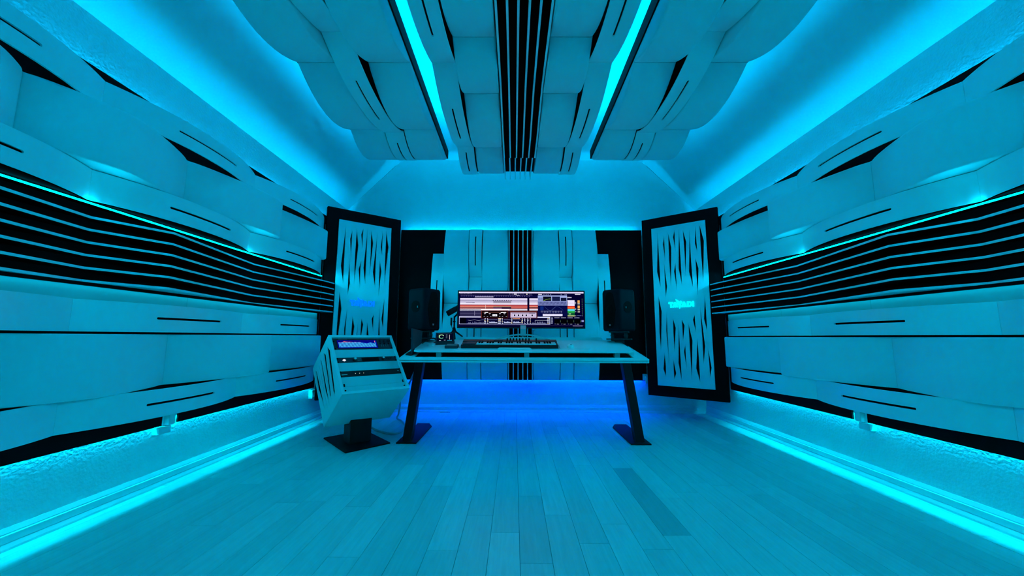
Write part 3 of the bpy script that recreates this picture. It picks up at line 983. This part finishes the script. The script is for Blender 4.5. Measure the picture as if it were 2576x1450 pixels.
# synth window
W_(1597, 200, 2123, 590, (14, 18, 66), 3)
W_(1597, 202, 2123, 312, (150, 164, 216), 4)
W_(1605, 178, 1672, 190, (220, 218, 240), 4)
for x in (1700, 1740, 1775, 1820, 2010, 2080, 2105):
    W_(x, 182, x + 16, 192, (120, 126, 170), 4)
W_(1690, 222, 1838, 306, (16, 20, 36), 5)
W_(1853, 222, 1997, 306, (26, 32, 70), 5)
W_(2010, 246, 2113, 306, (18, 24, 52), 5)
for i in range(10):
    t = i / 9
    y = 300 - 34 * (1 - (1 - t) ** 2.2)
    W_(1700 + 13 * i, y - 3, 1714 + 13 * i, y + 3, (130, 176, 60), 6)
for i in range(4):
    W_(1606 + i * 20, 246, 1620 + i * 20, 262, (60, 66, 120), 6)
    W_(1606 + i * 20, 276, 1620 + i * 20, 296, (60, 66, 120), 6)
W_(1600, 312, 2120, 392, (112, 122, 176), 4)
for i in range(20):
    for j in range(3):
        W_(1612 + i * 25 + j * 5, 322 + j * 24, 1624 + i * 25 + j * 5, 336 + j * 24, (30, 34, 88), 5)
W_(1640, 404, 1700, 480, (18, 40, 110), 4)
for i in range(16):
    t = i / 15
    y = 410 + 70 * math.sin(math.pi * t)
    W_(1715 + i * 13, y, 1727 + i * 13, y + 4, (70, 90, 150), 5)
    y2 = 475 - 65 * math.sin(math.pi * t)
    W_(1830 + i * 14, y2, 1843 + i * 14, y2 + 4, (60, 80, 140), 5)
for i in range(14):
    W_(1650 + i * 28, 492, 1666 + i * 28, 500, (150, 156, 196), 5)
    W_(1654 + i * 28, 506, 1660 + i * 28, 530, (120, 126, 170), 5)
W_(1684, 546, 2037, 587, (224, 220, 246), 5)
for i in range(34):
    W_(1690 + i * 10, 548, 1694 + i * 10, 566, (150, 146, 190), 6)
# channel list and sends
W_(2128, 228, 2205, 250, (170, 168, 190), 3)
W_(2130, 290, 2258, 396, (224, 214, 240), 3)
W_(2140, 335, 2240, 339, (190, 180, 210), 4)
W_(2140, 352, 2240, 356, (190, 180, 210), 4)
W_(2130, 396, 2258, 414, (196, 36, 44), 3)
W_(2130, 414, 2258, 450, (236, 98, 46), 3)
W_(2130, 456, 2258, 492, (80, 206, 220), 3)
W_(2130, 496, 2258, 520, (46, 184, 74), 3)
W_(2130, 520, 2258, 572, (24, 84, 52), 3)
W_(2150, 538, 2190, 552, (190, 236, 190), 4)
W_(2130, 574, 2258, 590, (222, 236, 150), 3)
for y0, y1, c in ((292, 342, (222, 160, 92)), (350, 366, (206, 200, 186)), (390, 442, (222, 160, 92)), (456, 476, (206, 196, 176)), (498, 516, (206, 196, 176))):
    W_(2310, y0, 2350, y1, c, 3)
for y in (325, 352, 435, 462, 500, 576):
    W_(2262, y, 2284, y + 8, (180, 176, 200), 3)
for y in range(260, 580, 34):
    W_(2388, y, 2398, y + 22, (60, 110, 70) if (y // 34) % 2 else (90, 96, 110), 3)
W_(2300, 572, 2380, 580, (90, 100, 160), 3)
W_(2265, 174, 2365, 188, (206, 204, 220), 3)
# meters
for i, x in enumerate((1890, 2008, 2128, 2248)):
    W_(x, 640, x + 106, 728, (6, 10, 14), 3)
    W_(x + 106, 664, x + 114, 700, (70, 96, 70), 4)
    W_(x, 612, x + 92, 622, (170, 172, 190), 3)
    W_(x + 4, 728, x + 26, 736, (120, 124, 150), 4)
    W_(x + 44, 730, x + 82, 738, (150, 154, 176), 4)
for kx in range(6):
    W_(1830 + rnd.uniform(0, 8), 612 + kx * 20, 1862, 622 + kx * 20, (170, 176, 214), 3)
W_(2376, 660, 2418, 694, (130, 134, 190), 3)
W_(2220, 762, 2395, 772, (140, 138, 170), 3)
W_(170, 752, 2425, 760, (40, 36, 70), 2)
sx0, sx1, sz1, sz0 = mx0 + 0.012, mx1 - 0.012, mz1 - 0.011, mz0 + 0.015
picture('screen', lambda x, y, e: (sx0 + (sx1 - sx0) * x / 2255.0, MY - 0.0012 - e, sz1 + (sz0 - sz1) * y / 660.0), RECT, O)
mk('stand_neck', box(0.012 - 0.03, 0.012 + 0.03, 4.045, 4.07, 0.925, 1.004), 'stand_silver', O, bevel=0.004)
mk('stand_arm', hexa([(-0.018, 4.045, 0.985), (0.042, 4.045, 0.985), (0.042, 4.07, 0.978), (-0.018, 4.07, 0.978)], [(-0.018, 4.175, 1.09), (0.042, 4.175, 1.09), (0.042, 4.19, 1.075), (-0.018, 4.19, 1.075)]), 'stand_silver', O, bevel=0.004)
AV = []
AF = []
na = 18
for i in range(na + 1):
    t = -1 + 2 * i / na
    x = 0.0 + 0.305 * t
    y = 4.03 - 0.10 * t * t
    base = DP(x, y, 0.0445).z
    z = base + 0.052 * (1 - t * t)
    th = 0.017
    for dy, dz in ((-0.02, 0.0005), (-0.02, th), (0.02, th), (0.02, 0.0005)):
        AV.append((x, y + dy, z + dz))
for i in range(na):
    for j in range(4):
        a, b = 4 * i + j, 4 * i + (j + 1) % 4
        AF.append([a, b, b + 4, a + 4])
AF += [[0, 1, 2, 3], [4 * na + j for j in (3, 2, 1, 0)]]
mk('stand_foot', (AV, AF), 'stand_silver', O, smooth=True, angle=35)
cb = smooth_path([(0.10, 4.14, 1.03), (0.115, 4.12, 1.0), (0.13, 4.10, 0.985), (0.145, 4.10, 1.005), (0.19, 4.11, 0.998), (0.24, 4.14, 1.025)], 6)
mk('monitor_cable', tube(cb, 0.003, 6), 'cable_white', O, smooth=True)

# ---- loudspeakers with their stands
def oblong(cx, cz, w, h, bulge, n=40):
    out = []
    for i in range(n):
        a = 2 * math.pi * i / n
        ca, sa = math.cos(a), math.sin(a)
        x = math.copysign(abs(ca) ** 0.8, ca) * w
        z = math.copysign(abs(sa) ** 0.55, sa) * h
        k = math.exp(-((z / h) / 0.28) ** 2)
        x *= 1 + bulge * k
        out.append((cx + x, cz + z))
    return out


for side, sg in (('left', -1), ('right', 1)):
    px, py = sg * 1.005 - 0.01, 3.975
    zb_ = 0.982
    S = thing('loudspeaker', 'black studio loudspeaker on the %s end of the desk' % side, 'loudspeaker', (px, py, zb_))
    XF = Matrix.Translation((px, py, zb_)) @ Matrix.Rotation(math.radians(-58 * sg), 4, 'Z')
    wS, dS, hS = 0.122, 0.128, 0.422
    loop = rrect(-wS, wS, -dS, dS, 0.045, 8)
    rings = []
    for z, sc_ in ((0.0, 0.90), (0.008, 0.965), (0.025, 1.0), (hS - 0.03, 1.0), (hS - 0.010, 0.965), (hS, 0.90)):
        rings.append([(x * sc_, y * sc_, z) for x, y in loop])
    V = [p for r_ in rings for p in r_]
    n = len(loop)
    F = [list(range(n))[::-1], [(len(rings) - 1) * n + i for i in range(n)]]
    for r_ in range(len(rings) - 1):
        for i in range(n):
            a, b = r_ * n + i, r_ * n + (i + 1) % n
            F.append([a, b, b + n, a + n])
    mk('cabinet', (V, F), 'speaker_paint', S, smooth=True, xf=XF, angle=60)
    ob = oblong(0, 0.21, 0.062, 0.185, 0.30)
    mk('waveguide', prism([ob], lambda u, v, d: (u, -dS - d, v), -0.006, 0.0025), 'deep_black', S, xf=XF)
    mk('driver_cone', tube([(0, -dS - 0.001, 0.21), (0, -dS - 0.006, 0.21), (0, -dS - 0.008, 0.21)], [0.052, 0.045, 0.02], 24), 'deep_black', S, smooth=True, xf=XF)
    mk('badge', box(-0.010, 0.010, -dS - 0.0045, -dS - 0.002, 0.05, 0.068), 'grey_metal', S, xf=XF)
    mk('side_disc', tube([(sg * (wS - 0.002), 0.0, 0.24), (sg * (wS + 0.0025), 0.0, 0.24)], 0.06, 28), 'deep_black', S, smooth=True, xf=XF)
    mk('disc_logo', box(sg * (wS + 0.0035) - 0.0015, sg * (wS + 0.0035) + 0.0015, -0.035, -0.025, 0.225, 0.245), 'grey_metal', S, xf=XF)
    base = DP(px, py, 0).z
    ST = thing('speaker_stand', 'black tabletop stand under the %s loudspeaker' % side, 'speaker stand', (px, py, base))
    XS = Matrix.Translation((px, py, 0)) @ Matrix.Rotation(math.radians(-20 * sg), 4, 'Z')
    cz0 = base + 0.012
    mk('top_plate', box(-0.095, 0.095, -0.11, 0.11, 0.966, 0.981), 'black_plastic', ST, bevel=0.004, xf=XS)
    mk('lower_plate', box(-0.12, 0.12, -0.12, 0.12, 0.895, 0.907), 'black_plastic', ST, bevel=0.004, xf=XS)
    for ax in (-0.065, 0.065):
        for ay in (-0.085, 0.085):
            mk('post', tube([(ax, ay, 0.906), (ax, ay, 0.931), (ax, ay, 0.932), (ax, ay, 0.940), (ax, ay, 0.941), (ax, ay, 0.967)], [.012, .012, .016, .016, .012, .012], 12), 'black_plastic', ST, smooth=True, xf=XS, angle=30)
    mk('column', box(-0.045, 0.045, -0.05, 0.05, cz0, 0.896), 'black_plastic', ST, bevel=0.004, xf=XS)
    mk('base', prism([rrect(px - 0.07, px + 0.07, py - 0.07, py + 0.07, 0.02)], fd, 0.001, 0.016), 'black_plastic', ST)

# ---- microphone on tripod
hub = Vector((-0.735, 4.19, 1.012))
O = thing('microphone', 'black microphone on a small tripod behind the touch screen', 'microphone', (hub.x, hub.y, 0.917))
ax = Vector((0.86, 0.05, 0.50)).normalized()
c0 = Vector((-0.815, 4.185, 1.165))
mk('mic_body', tube([c0, c0 + ax * .006, c0 + ax * .11, c0 + ax * .115, c0 + ax * .2, c0 + ax * .206], [.026, .031, .031, .029, .029, .02], 20), 'black_plastic', O, smooth=True)
mk('yoke', tube(smooth_path([c0 + ax * .115 + Vector((0, 0.03, .02)), c0 + ax * .13 + Vector((0, .035, -.05)), (hub.x, hub.y, 1.13)], 5), .010, 8), 'black_metal', O, smooth=True)
mk('pole', tube([(hub.x, hub.y, 1.0), (hub.x, hub.y, 1.14)], .0085, 12), 'black_metal', O, smooth=True)
mk('collar', tube([(hub.x, hub.y, 1.075), (hub.x, hub.y, 1.09)], .014, 12), 'black_metal', O, smooth=True)
mk('cable_plug', tube([(hub.x - .032, hub.y, 1.125), (hub.x - .032, hub.y, 1.05), (hub.x - .03, hub.y, 1.035)], [.010, .010, .004], 10), 'black_plastic', O, smooth=True)
mk('plug_cable', tube(smooth_path([(hub.x - .03, hub.y, 1.036), (hub.x - .018, hub.y, 1.005), (hub.x + 0.004, hub.y + .03, 0.96)], 6), .003, 6), 'black_plastic', O, smooth=True)
mk('hub', tube([(hub.x, hub.y, .965), (hub.x, hub.y, .985), (hub.x, hub.y, 1.02)], [.028, .022, .012], 12), 'black_metal', O, smooth=True)
for fx, fy, fz in ((-0.645, 4.20, 0.921), (-0.70, 4.03, 0.895), (-0.82, 4.24, 0.921)):
    mk('tripod_leg', tube([(hub.x, hub.y, .985), (fx, fy, fz), (fx + (fx - hub.x) * .03, fy, fz - .003)], [.011, .0075, .005], 10), 'black_metal', O, smooth=True)

# ---- touch screen controller
O = thing('touch_screen', 'small tilted touch screen with green ring on the left of the desk', 'touch screen', DP(-0.755, 3.79, 0.0445))
bl, br = DP(-0.845, 3.76, 0.046), DP(-0.665, 3.79, 0.046)
upv = Vector((-0.02, 0.10, 0.118))
uu = (br - bl)
nn = uu.cross(upv).normalized()
tm = lambda u, v, d: bl + uu * u + upv * v + nn * d
mk('housing', prism([rrect(0, 1, 0, 1, 0.04, 4)], tm, -0.014, 0.0), 'black_plastic', O)
mk('base_foot', hexa([DP(-0.83, 3.775, .046), DP(-0.68, 3.80, .046), DP(-0.68, 3.92, .046), DP(-0.83, 3.90, .046)], [tm(.08, .1, -.012), tm(.92, .1, -.012), tm(.92, .45, -.012), tm(.08, .45, -.012)]), 'black_plastic', O)
RECT = []
rc(0, 0, 100, 100, (6, 14, 34), 0)
for i in range(70):
    a = math.radians(-25 - i * 4.2)
    wd = 3.0 - 1.8 * abs(i / 69.0 - 0.45)
    x, y = 27 + 14 * math.cos(a), 42 + 21 * math.sin(a)
    rc(x - wd * .7, y - wd, x + wd * .7, y + wd, (200, 250, 190) if i < 40 else (120, 225, 170), 1 + i * 0.02)
for i in range(14):
    a = math.radians(-60 - i * 13)
    rc(26 + 20 * math.cos(a) - .7, 40 + 30 * math.sin(a) - 1, 26 + 20 * math.cos(a) + .7, 40 + 30 * math.sin(a) + 1, (110, 160, 120), 1)
rc(12, 88, 24, 95, (170, 190, 210), 1)
rc(42, 84, 52, 89, (170, 190, 210), 1)
for i in range(6):
    rc(54, 14 + i * 9, 64, 17 + i * 9, (90, 110, 130), 1)
rc(75, 20, 79, 80, (170, 160, 165), 1)
rc(62, 86, 92, 97, (30, 120, 150), 1)
rc(6, 4, 90, 7, (40, 60, 80), 1)
picture('screen', lambda x, y, e: tm(0.08 + 0.86 * x / 100, 0.93 - 0.66 * y / 100, 0.0008 + e), RECT, O)

# ---- small desk items
O = thing('dark_panel', 'upright dark panel on a small foot at the left edge of the desk', 'panel', DP(-1.0, 3.66, 0.0))
mk('sheet', hexa([DP(-1.012, 3.50, .012), DP(-0.998, 3.50, .012), DP(-0.998, 3.83, .012), DP(-1.012, 3.83, .012)],
                 [(-1.016, 3.50, .992), (-1.002, 3.50, .992), (-0.990, 3.82, .975), (-1.004, 3.82, .975)]), 'dark_blue_grey', O, bevel=0.003)
mk('foot', prism([[(-1.055, 3.56), (-1.06, 3.50), (-1.0, 3.47), (-0.995, 3.5), (-1.0, 3.84), (-1.03, 3.84)]], fd, 0.001, 0.012), 'black_plastic', O)
tag(mk('charger_puck', prism([rrect(-0.905, -0.845, 3.69, 3.75, 0.02)], fd, 0.0445, 0.066), 'white_plastic', bevel=0.004), 'small white charger left of the touch screen', 'charger')
pc = smooth_path([DP(-0.98, 3.80, .05), DP(-0.955, 3.83, .07), DP(-0.92, 3.87, .085), DP(-0.885, 3.9, .082), DP(-0.86, 3.88, .06), DP(-0.88, 3.82, .05), DP(-0.9, 3.76, .056)], 6)
tag(mk('charger_cable', tube(pc, .0045, 8), 'black_plastic', smooth=True), 'dark looped cable leading to the white charger', 'cable')
O = thing('small_box', 'small grey box between the touch screen and the music keyboard', 'box', DP(-0.665, 3.62, .0445))
mk('case', prism([rrect(-0.725, -0.605, 3.585, 3.69, 0.012)], fd, 0.0445, 0.066), 'dark_blue_grey', O, bevel=0.003)
mk('lid', prism([rrect(-0.715, -0.615, 3.60, 3.685, 0.01)], fd, 0.066, 0.071), 'grey_metal', O, bevel=0.001)
tag(mk('mouse_pad', prism([rrect(0.345, 0.62, 3.58, 3.80, 0.02)], fd, 0.0445, 0.0475), 'desk_white'), 'thin white mouse pad right of the music keyboard', 'mouse pad')
O = thing('computer_mouse', 'white computer mouse on the white pad', 'mouse', DP(0.445, 3.66, .048))
mv, mf = [], []
for i in range(9):
    th = math.pi / 2 * i / 8
    for j in range(20):
        a = 2 * math.pi * j / 20
        mv.append(DP(0.445 + 0.034 * math.cos(th) ** .7 * math.cos(a), 3.66 + 0.056 * math.cos(th) ** .7 * math.sin(a), 0.048 + 0.030 * math.sin(th)))
for i in range(8):
    for j in range(20):
        a, b = i * 20 + j, i * 20 + (j + 1) % 20
        mf.append([a, b, b + 20, a + 20])
mf.append(list(range(20))[::-1])
mk('shell', (mv, mf), 'white_plastic', O, smooth=True)
mk('scroll_wheel', tube([DP(0.441, 3.63, .076), DP(0.449, 3.63, .076)], .006, 10), 'grey_metal', O)

# ================================================================== RACK CABINET
RX, RY, RYAW, RW, RN, RZ, RT, RH, RD = -1.4919, 3.5175, 0.768, 0.5728, 0.0512, 0.9282, 0.7059, 0.592, 0.4616
ru = Vector((math.cos(RYAW), math.sin(RYAW), 0))
rn = Vector((math.sin(RYAW), -math.cos(RYAW), 0))
zz = Vector((0, 0, 1))
rdn = rn * math.sin(RT) - zz * math.cos(RT)
rbk = -rn * math.cos(RT) - zz * math.sin(RT)
RA = Vector((RX, RY, 0)) + rn * RN + zz * RZ - ru * RW / 2


def RP(u, b, a):
    """u across, b down the front, a into the depth"""
    return RA + ru * u + rdn * b + rbk * a


T = thing('rack_cabinet', 'tilted white equipment rack on a black pedestal left of the desk', 'rack', (RX, RY, 0))
tk = 0.022
RS = [[(0.071, 0.065), (0.044, 0.135), (0.124, 0.535), (0.136, 0.46)], [(0.165, 0.059), (0.142, 0.104), (0.205, 0.503), (0.217, 0.443)], [(0.261, 0.058), (0.25, 0.083), (0.262, 0.529), (0.285, 0.357)], [(0.409, 0.064), (0.396, 0.087), (0.370, 0.497), (0.421, 0.248)], [(0.350, 0.084), (0.346, 0.103), (0.352, 0.30), (0.360, 0.26)], [(0.104, 0.086), (0.099, 0.101), (0.160, 0.372), (0.167, 0.362)], [(0.207, 0.15), (0.204, 0.16), (0.228, 0.41), (0.236, 0.39)], [(0.310, 0.07), (0.304, 0.09), (0.312, 0.54), (0.323, 0.40)]]
RS = [[p[0], (p[1][0] - 0.007, p[1][1]), p[2], (p[3][0] + 0.007, p[3][1])] if i < 4 else p for i, p in enumerate(RS)]
sq = [(0, 0), (RD, 0), (RD, RH), (0, RH)]
for uo in (0.0, RW - 0.006):
    mk('side_panel', prism([sq] + [s[::-1] for s in RS], (lambda uo: (lambda a, b, dd: RP(uo + dd, b, a)))(uo), 0.0, 0.006), 'rack_white', T)
for u0_, u1_ in ((0.006, tk), (RW - tk, RW - 0.006)):
    mk('front_edge', prism([[(u0_, 0), (u1_, 0), (u1_, RH), (u0_, RH)]], RP, 0.0, 0.03), 'rack_white', T)
for b0_, b1_ in ((0.0, tk), (RH - tk, RH)):
    mk('front_edge', prism([[(tk, b0_), (RW - tk, b0_), (RW - tk, b1_), (tk, b1_)]], RP, 0.0, 0.03), 'rack_white', T)
mk('top_panel', prism([[(0.006, 0), (RW - 0.006, 0), (RW - 0.006, tk), (0.006, tk)]], lambda u, b, a: RP(u, b, a), 0.03, RD), 'rack_white', T)
mk('bottom_panel', prism([[(0.006, RH - tk), (RW - 0.006, RH - tk), (RW - 0.006, RH), (0.006, RH)]], lambda u, b, a: RP(u, b, a), 0.03, RD), 'rack_white', T)
for u0_ in (0.0064, RW - 0.0074):  # added black sheets make the side slots look dark inside
    mk('added_dark_liner', prism([[(0.03, tk), (RD - 0.003, tk), (RD - 0.003, RH - tk), (0.03, RH - tk)]], (lambda u0_: (lambda a, b, d: RP(u0_ + d, b, a)))(u0_), 0.0, 0.001), 'matte_black', T)
mk('back_panel', prism([[(tk, tk), (RW - tk, tk), (RW - tk, RH - tk), (tk, RH - tk)]], lambda u, b, a: RP(u, b, a), RD - 0.02, RD - 0.002), 'deep_black', T)
iu0, iu1, ib0, ib1 = tk + 0.004, RW - tk - 0.002, tk + 0.004, RH - tk - 0.004
IL = ib1 - ib0
FR = [0.0, 0.2266, 0.385, 0.479, 0.637, 0.74, 0.91, 1.0]
for i in (1, 3, 5, 6):
    b0, b1 = ib0 + IL * FR[i] + 0.001, ib0 + IL * FR[i + 1] - 0.001
    o = mk('blank_panel', prism([[(iu0, b0), (iu1, b0), (iu1, b1), (iu0, b1)]], lambda u, b, a: RP(u, b, a), 0.014, 0.018), 'blank_panel', T)
    if i in (5, 6):
        for uu_ in (iu0 + 0.012, iu1 - 0.012):
            for bb in ((b1 - 0.018, b1 - 0.006) if i == 5 else (b1 - 0.012,)):
                mk('screw', tube([RP(uu_, bb, 0.0141), RP(uu_, bb, 0.010)], 0.006, 10), 'deep_black', o)
# pedestal
def PEDP(p, z):
    return (p[0], p[1], z)


bF, bR, bL = Vector((-1.414, 3.166)), Vector((-1.149, 3.455)), Vector((-1.80, 3.60))
bB = bL + bR - bF
mk('base_plate', hexa([PEDP(p, 0.0) for p in (bF, bR, bB, bL)], [PEDP(p, 0.012) for p in (bF, bR, bB, bL)]), 'black_metal', T, bevel=0.003)
cc_ = (bF + bB) / 2 + Vector((0.02, -0.03))
e1, e2 = (bR - bF).normalized(), (bL - bF).normalized()
cl = [cc_ - e1 * .095 - e2 * .08, cc_ + e1 * .095 - e2 * .08, cc_ + e1 * .095 + e2 * .08, cc_ - e1 * .095 + e2 * .08]


def under(p):
    # height of the cabinet underside (bottom face) above plan point p
    q = RP(0, RH, 0)
    nrm = rdn
    return q.z - ((p.x - q.x) * nrm.x + (p.y - q.y) * nrm.y) / nrm.z


def under2(p):
    q = RP(0, 0, RD)
    nrm = rbk
    return q.z - ((p.x - q.x) * nrm.x + (p.y - q.y) * nrm.y) / nrm.z


mk('column', hexa([PEDP(p, 0.012) for p in cl], [PEDP(p, max(under(p), under2(p)) + 0.004) for p in cl]), 'black_metal', T, bevel=0.003)


def unit_frame(i):
    return ib0 + IL * FR[i] + 0.001, ib0 + IL * FR[i + 1] - 0.001


# ---- spectrum analyser
b0, b1 = unit_frame(0)
um = lambda u, b, a: RP(iu0 + (iu1 - iu0) * u, b0 + (b1 - b0) * b, 0.014 - a)
O = thing('spectrum_analyzer', 'rack unit with a glowing blue bar display at the top of the rack', 'audio unit', um(.5, 1, 0))
mk('case', prism([[(0, 0), (1, 0), (1, 1), (0, 1)]], um, -0.2, 0.0), 'dark_blue_grey', O)
mk('display_frame', prism([[(0.055, 0.13), (0.745, 0.13), (0.745, 0.93), (0.055, 0.93)]], um, 0.0, 0.003), 'black_plastic', O)
RECT = []
rc(0, 0, 100, 100, (10, 20, 150), 0, 0.8)
rc(2, 6, 96, 22, (10, 12, 110), 1)
NB = 31
hts = [62, 62, 62, 70, 78, 80, 76, 74, 72, 74, 72, 70, 68, 66, 66, 68, 68, 66, 64, 60, 58, 56, 52, 50, 50, 54, 58, 60, 58, 52, 48, 84]
for i in range(32):
    x = 3 + i * 2.95
    h = hts[i] * 0.92
    rc(x, 88 - min(h, 62), x + 1.6, 88, (70, 190, 255), 2)
    if h > 62:
        rc(x, 88 - h, x + 1.9, 88 - 62, (255, 110, 110), 2)
    elif i < 19:
        rc(x, 88 - h - 4, x + 1.9, 88 - h, (220, 120, 200), 2)
picture('screen', lambda x, y, e: um(0.07 + 0.665 * x / 100, 0.17 + 0.74 * y / 100, 0.0035 + e), RECT, O)
for r_ in range(2):
    for k_ in range(3):
        uu_, bb = 0.80 + 0.075 * k_, 0.22 + 0.24 * r_
        mk('knob', tube([um(uu_, bb, 0.0), um(uu_, bb, 0.012)], 0.009, 10), 'black_plastic', O)
for k_ in range(4):
    mk('fader', prism([[(0.80 + .04 * k_, 0.60), (0.812 + .04 * k_, 0.60), (0.812 + .04 * k_, 0.80), (0.80 + .04 * k_, 0.80)]], um, 0.0, 0.003), 'grey_metal', O)
mk('name_plate', prism([[(0.10, 0.04), (0.25, 0.04), (0.25, 0.09), (0.10, 0.09)]], um, 0.0, 0.001), 'grey_metal', O)
for uu_ in (0.022, 0.978):
    for bb in (0.25, 0.92):
        mk('screw', tube([um(uu_, bb, 0), um(uu_, bb, 0.004)], 0.006, 10), 'deep_black', O)

# ---- audio interface
b0b, b1b = unit_frame(2)
um2 = lambda u, b, a: RP(iu0 + (iu1 - iu0) * u, b0b + (b1b - b0b) * b, 0.014 - a)
O = thing('audio_interface', 'rack unit with two knobs, small display and white diamond badge', 'audio unit', um2(.5, 1, 0))
mk('case', prism([[(0, 0), (1, 0), (1, 1), (0, 1)]], um2, -0.25, 0.0), 'dark_blue_grey', O)
emit('badge_white', (0.85, 0.88, 1.0), 0.7)
mk('diamond_badge', prism([[(0.085, 0.5), (0.115, 0.25), (0.145, 0.5), (0.115, 0.75)]], um2, 0.0, 0.0015), 'badge_white', O)
for uu_, rr in ((0.28, 0.017), (0.76, 0.015)):
    kb = mk('knob', tube([um2(uu_, .5, 0), um2(uu_, .5, 0.016), um2(uu_, .5, .018)], [rr, rr, rr * .8], 18), 'black_plastic', O, smooth=True, angle=30)
    mk('knob_cap', tube([um2(uu_, .45, .0181), um2(uu_, .45, .0195)], rr * .65, 14), 'white_plastic', kb)
mk('display', prism([[(0.40, 0.1), (0.685, 0.1), (0.685, 0.9), (0.40, 0.9)]], um2, 0.0, 0.0015), 'deep_black', O)
for r_ in range(2):
    for k_ in range(3):
        mk('button', prism([[(0.325 + .022 * k_, 0.2 + .35 * r_), (0.338 + .022 * k_, 0.2 + .35 * r_), (0.338 + .022 * k_, 0.42 + .35 * r_), (0.325 + .022 * k_, 0.42 + .35 * r_)]], um2, 0, 0.002), 'grey_metal', O)
for k_ in range(3):
    mk('switch', tube([um2(0.83 + .035 * k_, .4, 0), um2(0.83 + .035 * k_, .4, .012)], .006, 10), 'black_plastic', O)
for uu_ in (0.015, 0.985):
    for bb in (0.15, 0.85):
        mk('screw', tube([um2(uu_, bb, 0), um2(uu_, bb, 0.004)], 0.0065, 10), 'deep_black', O)

# ---- black one-unit box
b0c, b1c = unit_frame(4)
um3 = lambda u, b, a: RP(iu0 + (iu1 - iu0) * u, b0c + (b1c - b0c) * b, 0.014 - a)
O = thing('rack_unit', 'plain black rack unit with three small indicator lights', 'audio unit', um3(.5, 1, 0))
mk('case', prism([[(0, 0), (1, 0), (1, 1), (0, 1)]], um3, -0.25, 0.0), 'black_plastic', O)
emit('indicator', (0.7, 0.9, 0.7), 0.5)
for uu_ in (0.235, 0.30, 0.365):
    mk('indicator_light', tube([um3(uu_, .5, 0), um3(uu_, .5, .002)], .003, 8), 'indicator', O)
mk('name_plate', prism([[(0.02, 0.55), (0.11, 0.55), (0.11, 0.66), (0.02, 0.66)]], um3, 0, .001), 'white_plastic', O)
mk('name_plate', prism([[(0.94, 0.42), (0.97, 0.42), (0.97, 0.52), (0.94, 0.52)]], um3, 0, .001), 'white_plastic', O)
for uu_ in (0.012, 0.988):
    for bb in (0.12, 0.88):
        mk('screw', tube([um3(uu_, bb, 0), um3(uu_, bb, 0.004)], 0.0065, 10), 'deep_black', O)

# ---- cables on the floor
p1 = smooth_path([(-1.50, 3.78, 0.20), (-1.49, 3.84, 0.08), (-1.435, 3.897, 0.0125), (-1.231, 3.746, 0.0125), (-1.165, 3.84, 0.0125), (-1.20, 4.08, 0.0125), (-1.297, 4.293, 0.0125), (-1.37, 4.39, 0.015), (-1.35, 4.30, 0.05), (-1.304, 4.20, 0.113), (-1.275, 4.13, 0.24), (-1.30, 4.05, 0.40), (-1.40, 3.93, 0.50)], 8)
tag(mk('power_cable', tube(p1, .0095, 10), 'cable_white', smooth=True), 'pale grey cable looping from the rack across the floor to the left desk leg', 'cable')
p2 = smooth_path([(-1.04, 3.90, 0.76), (-1.059, 3.90, 0.62), (-1.10, 3.92, 0.516), (-1.165, 3.95, 0.401), (-1.22, 3.97, 0.36), (-1.27, 3.93, 0.38)], 8)
tag(mk('signal_cable', tube(p2, .011, 10), 'cable_white', smooth=True), 'pale grey cable hanging from under the desk top to the rack', 'cable')
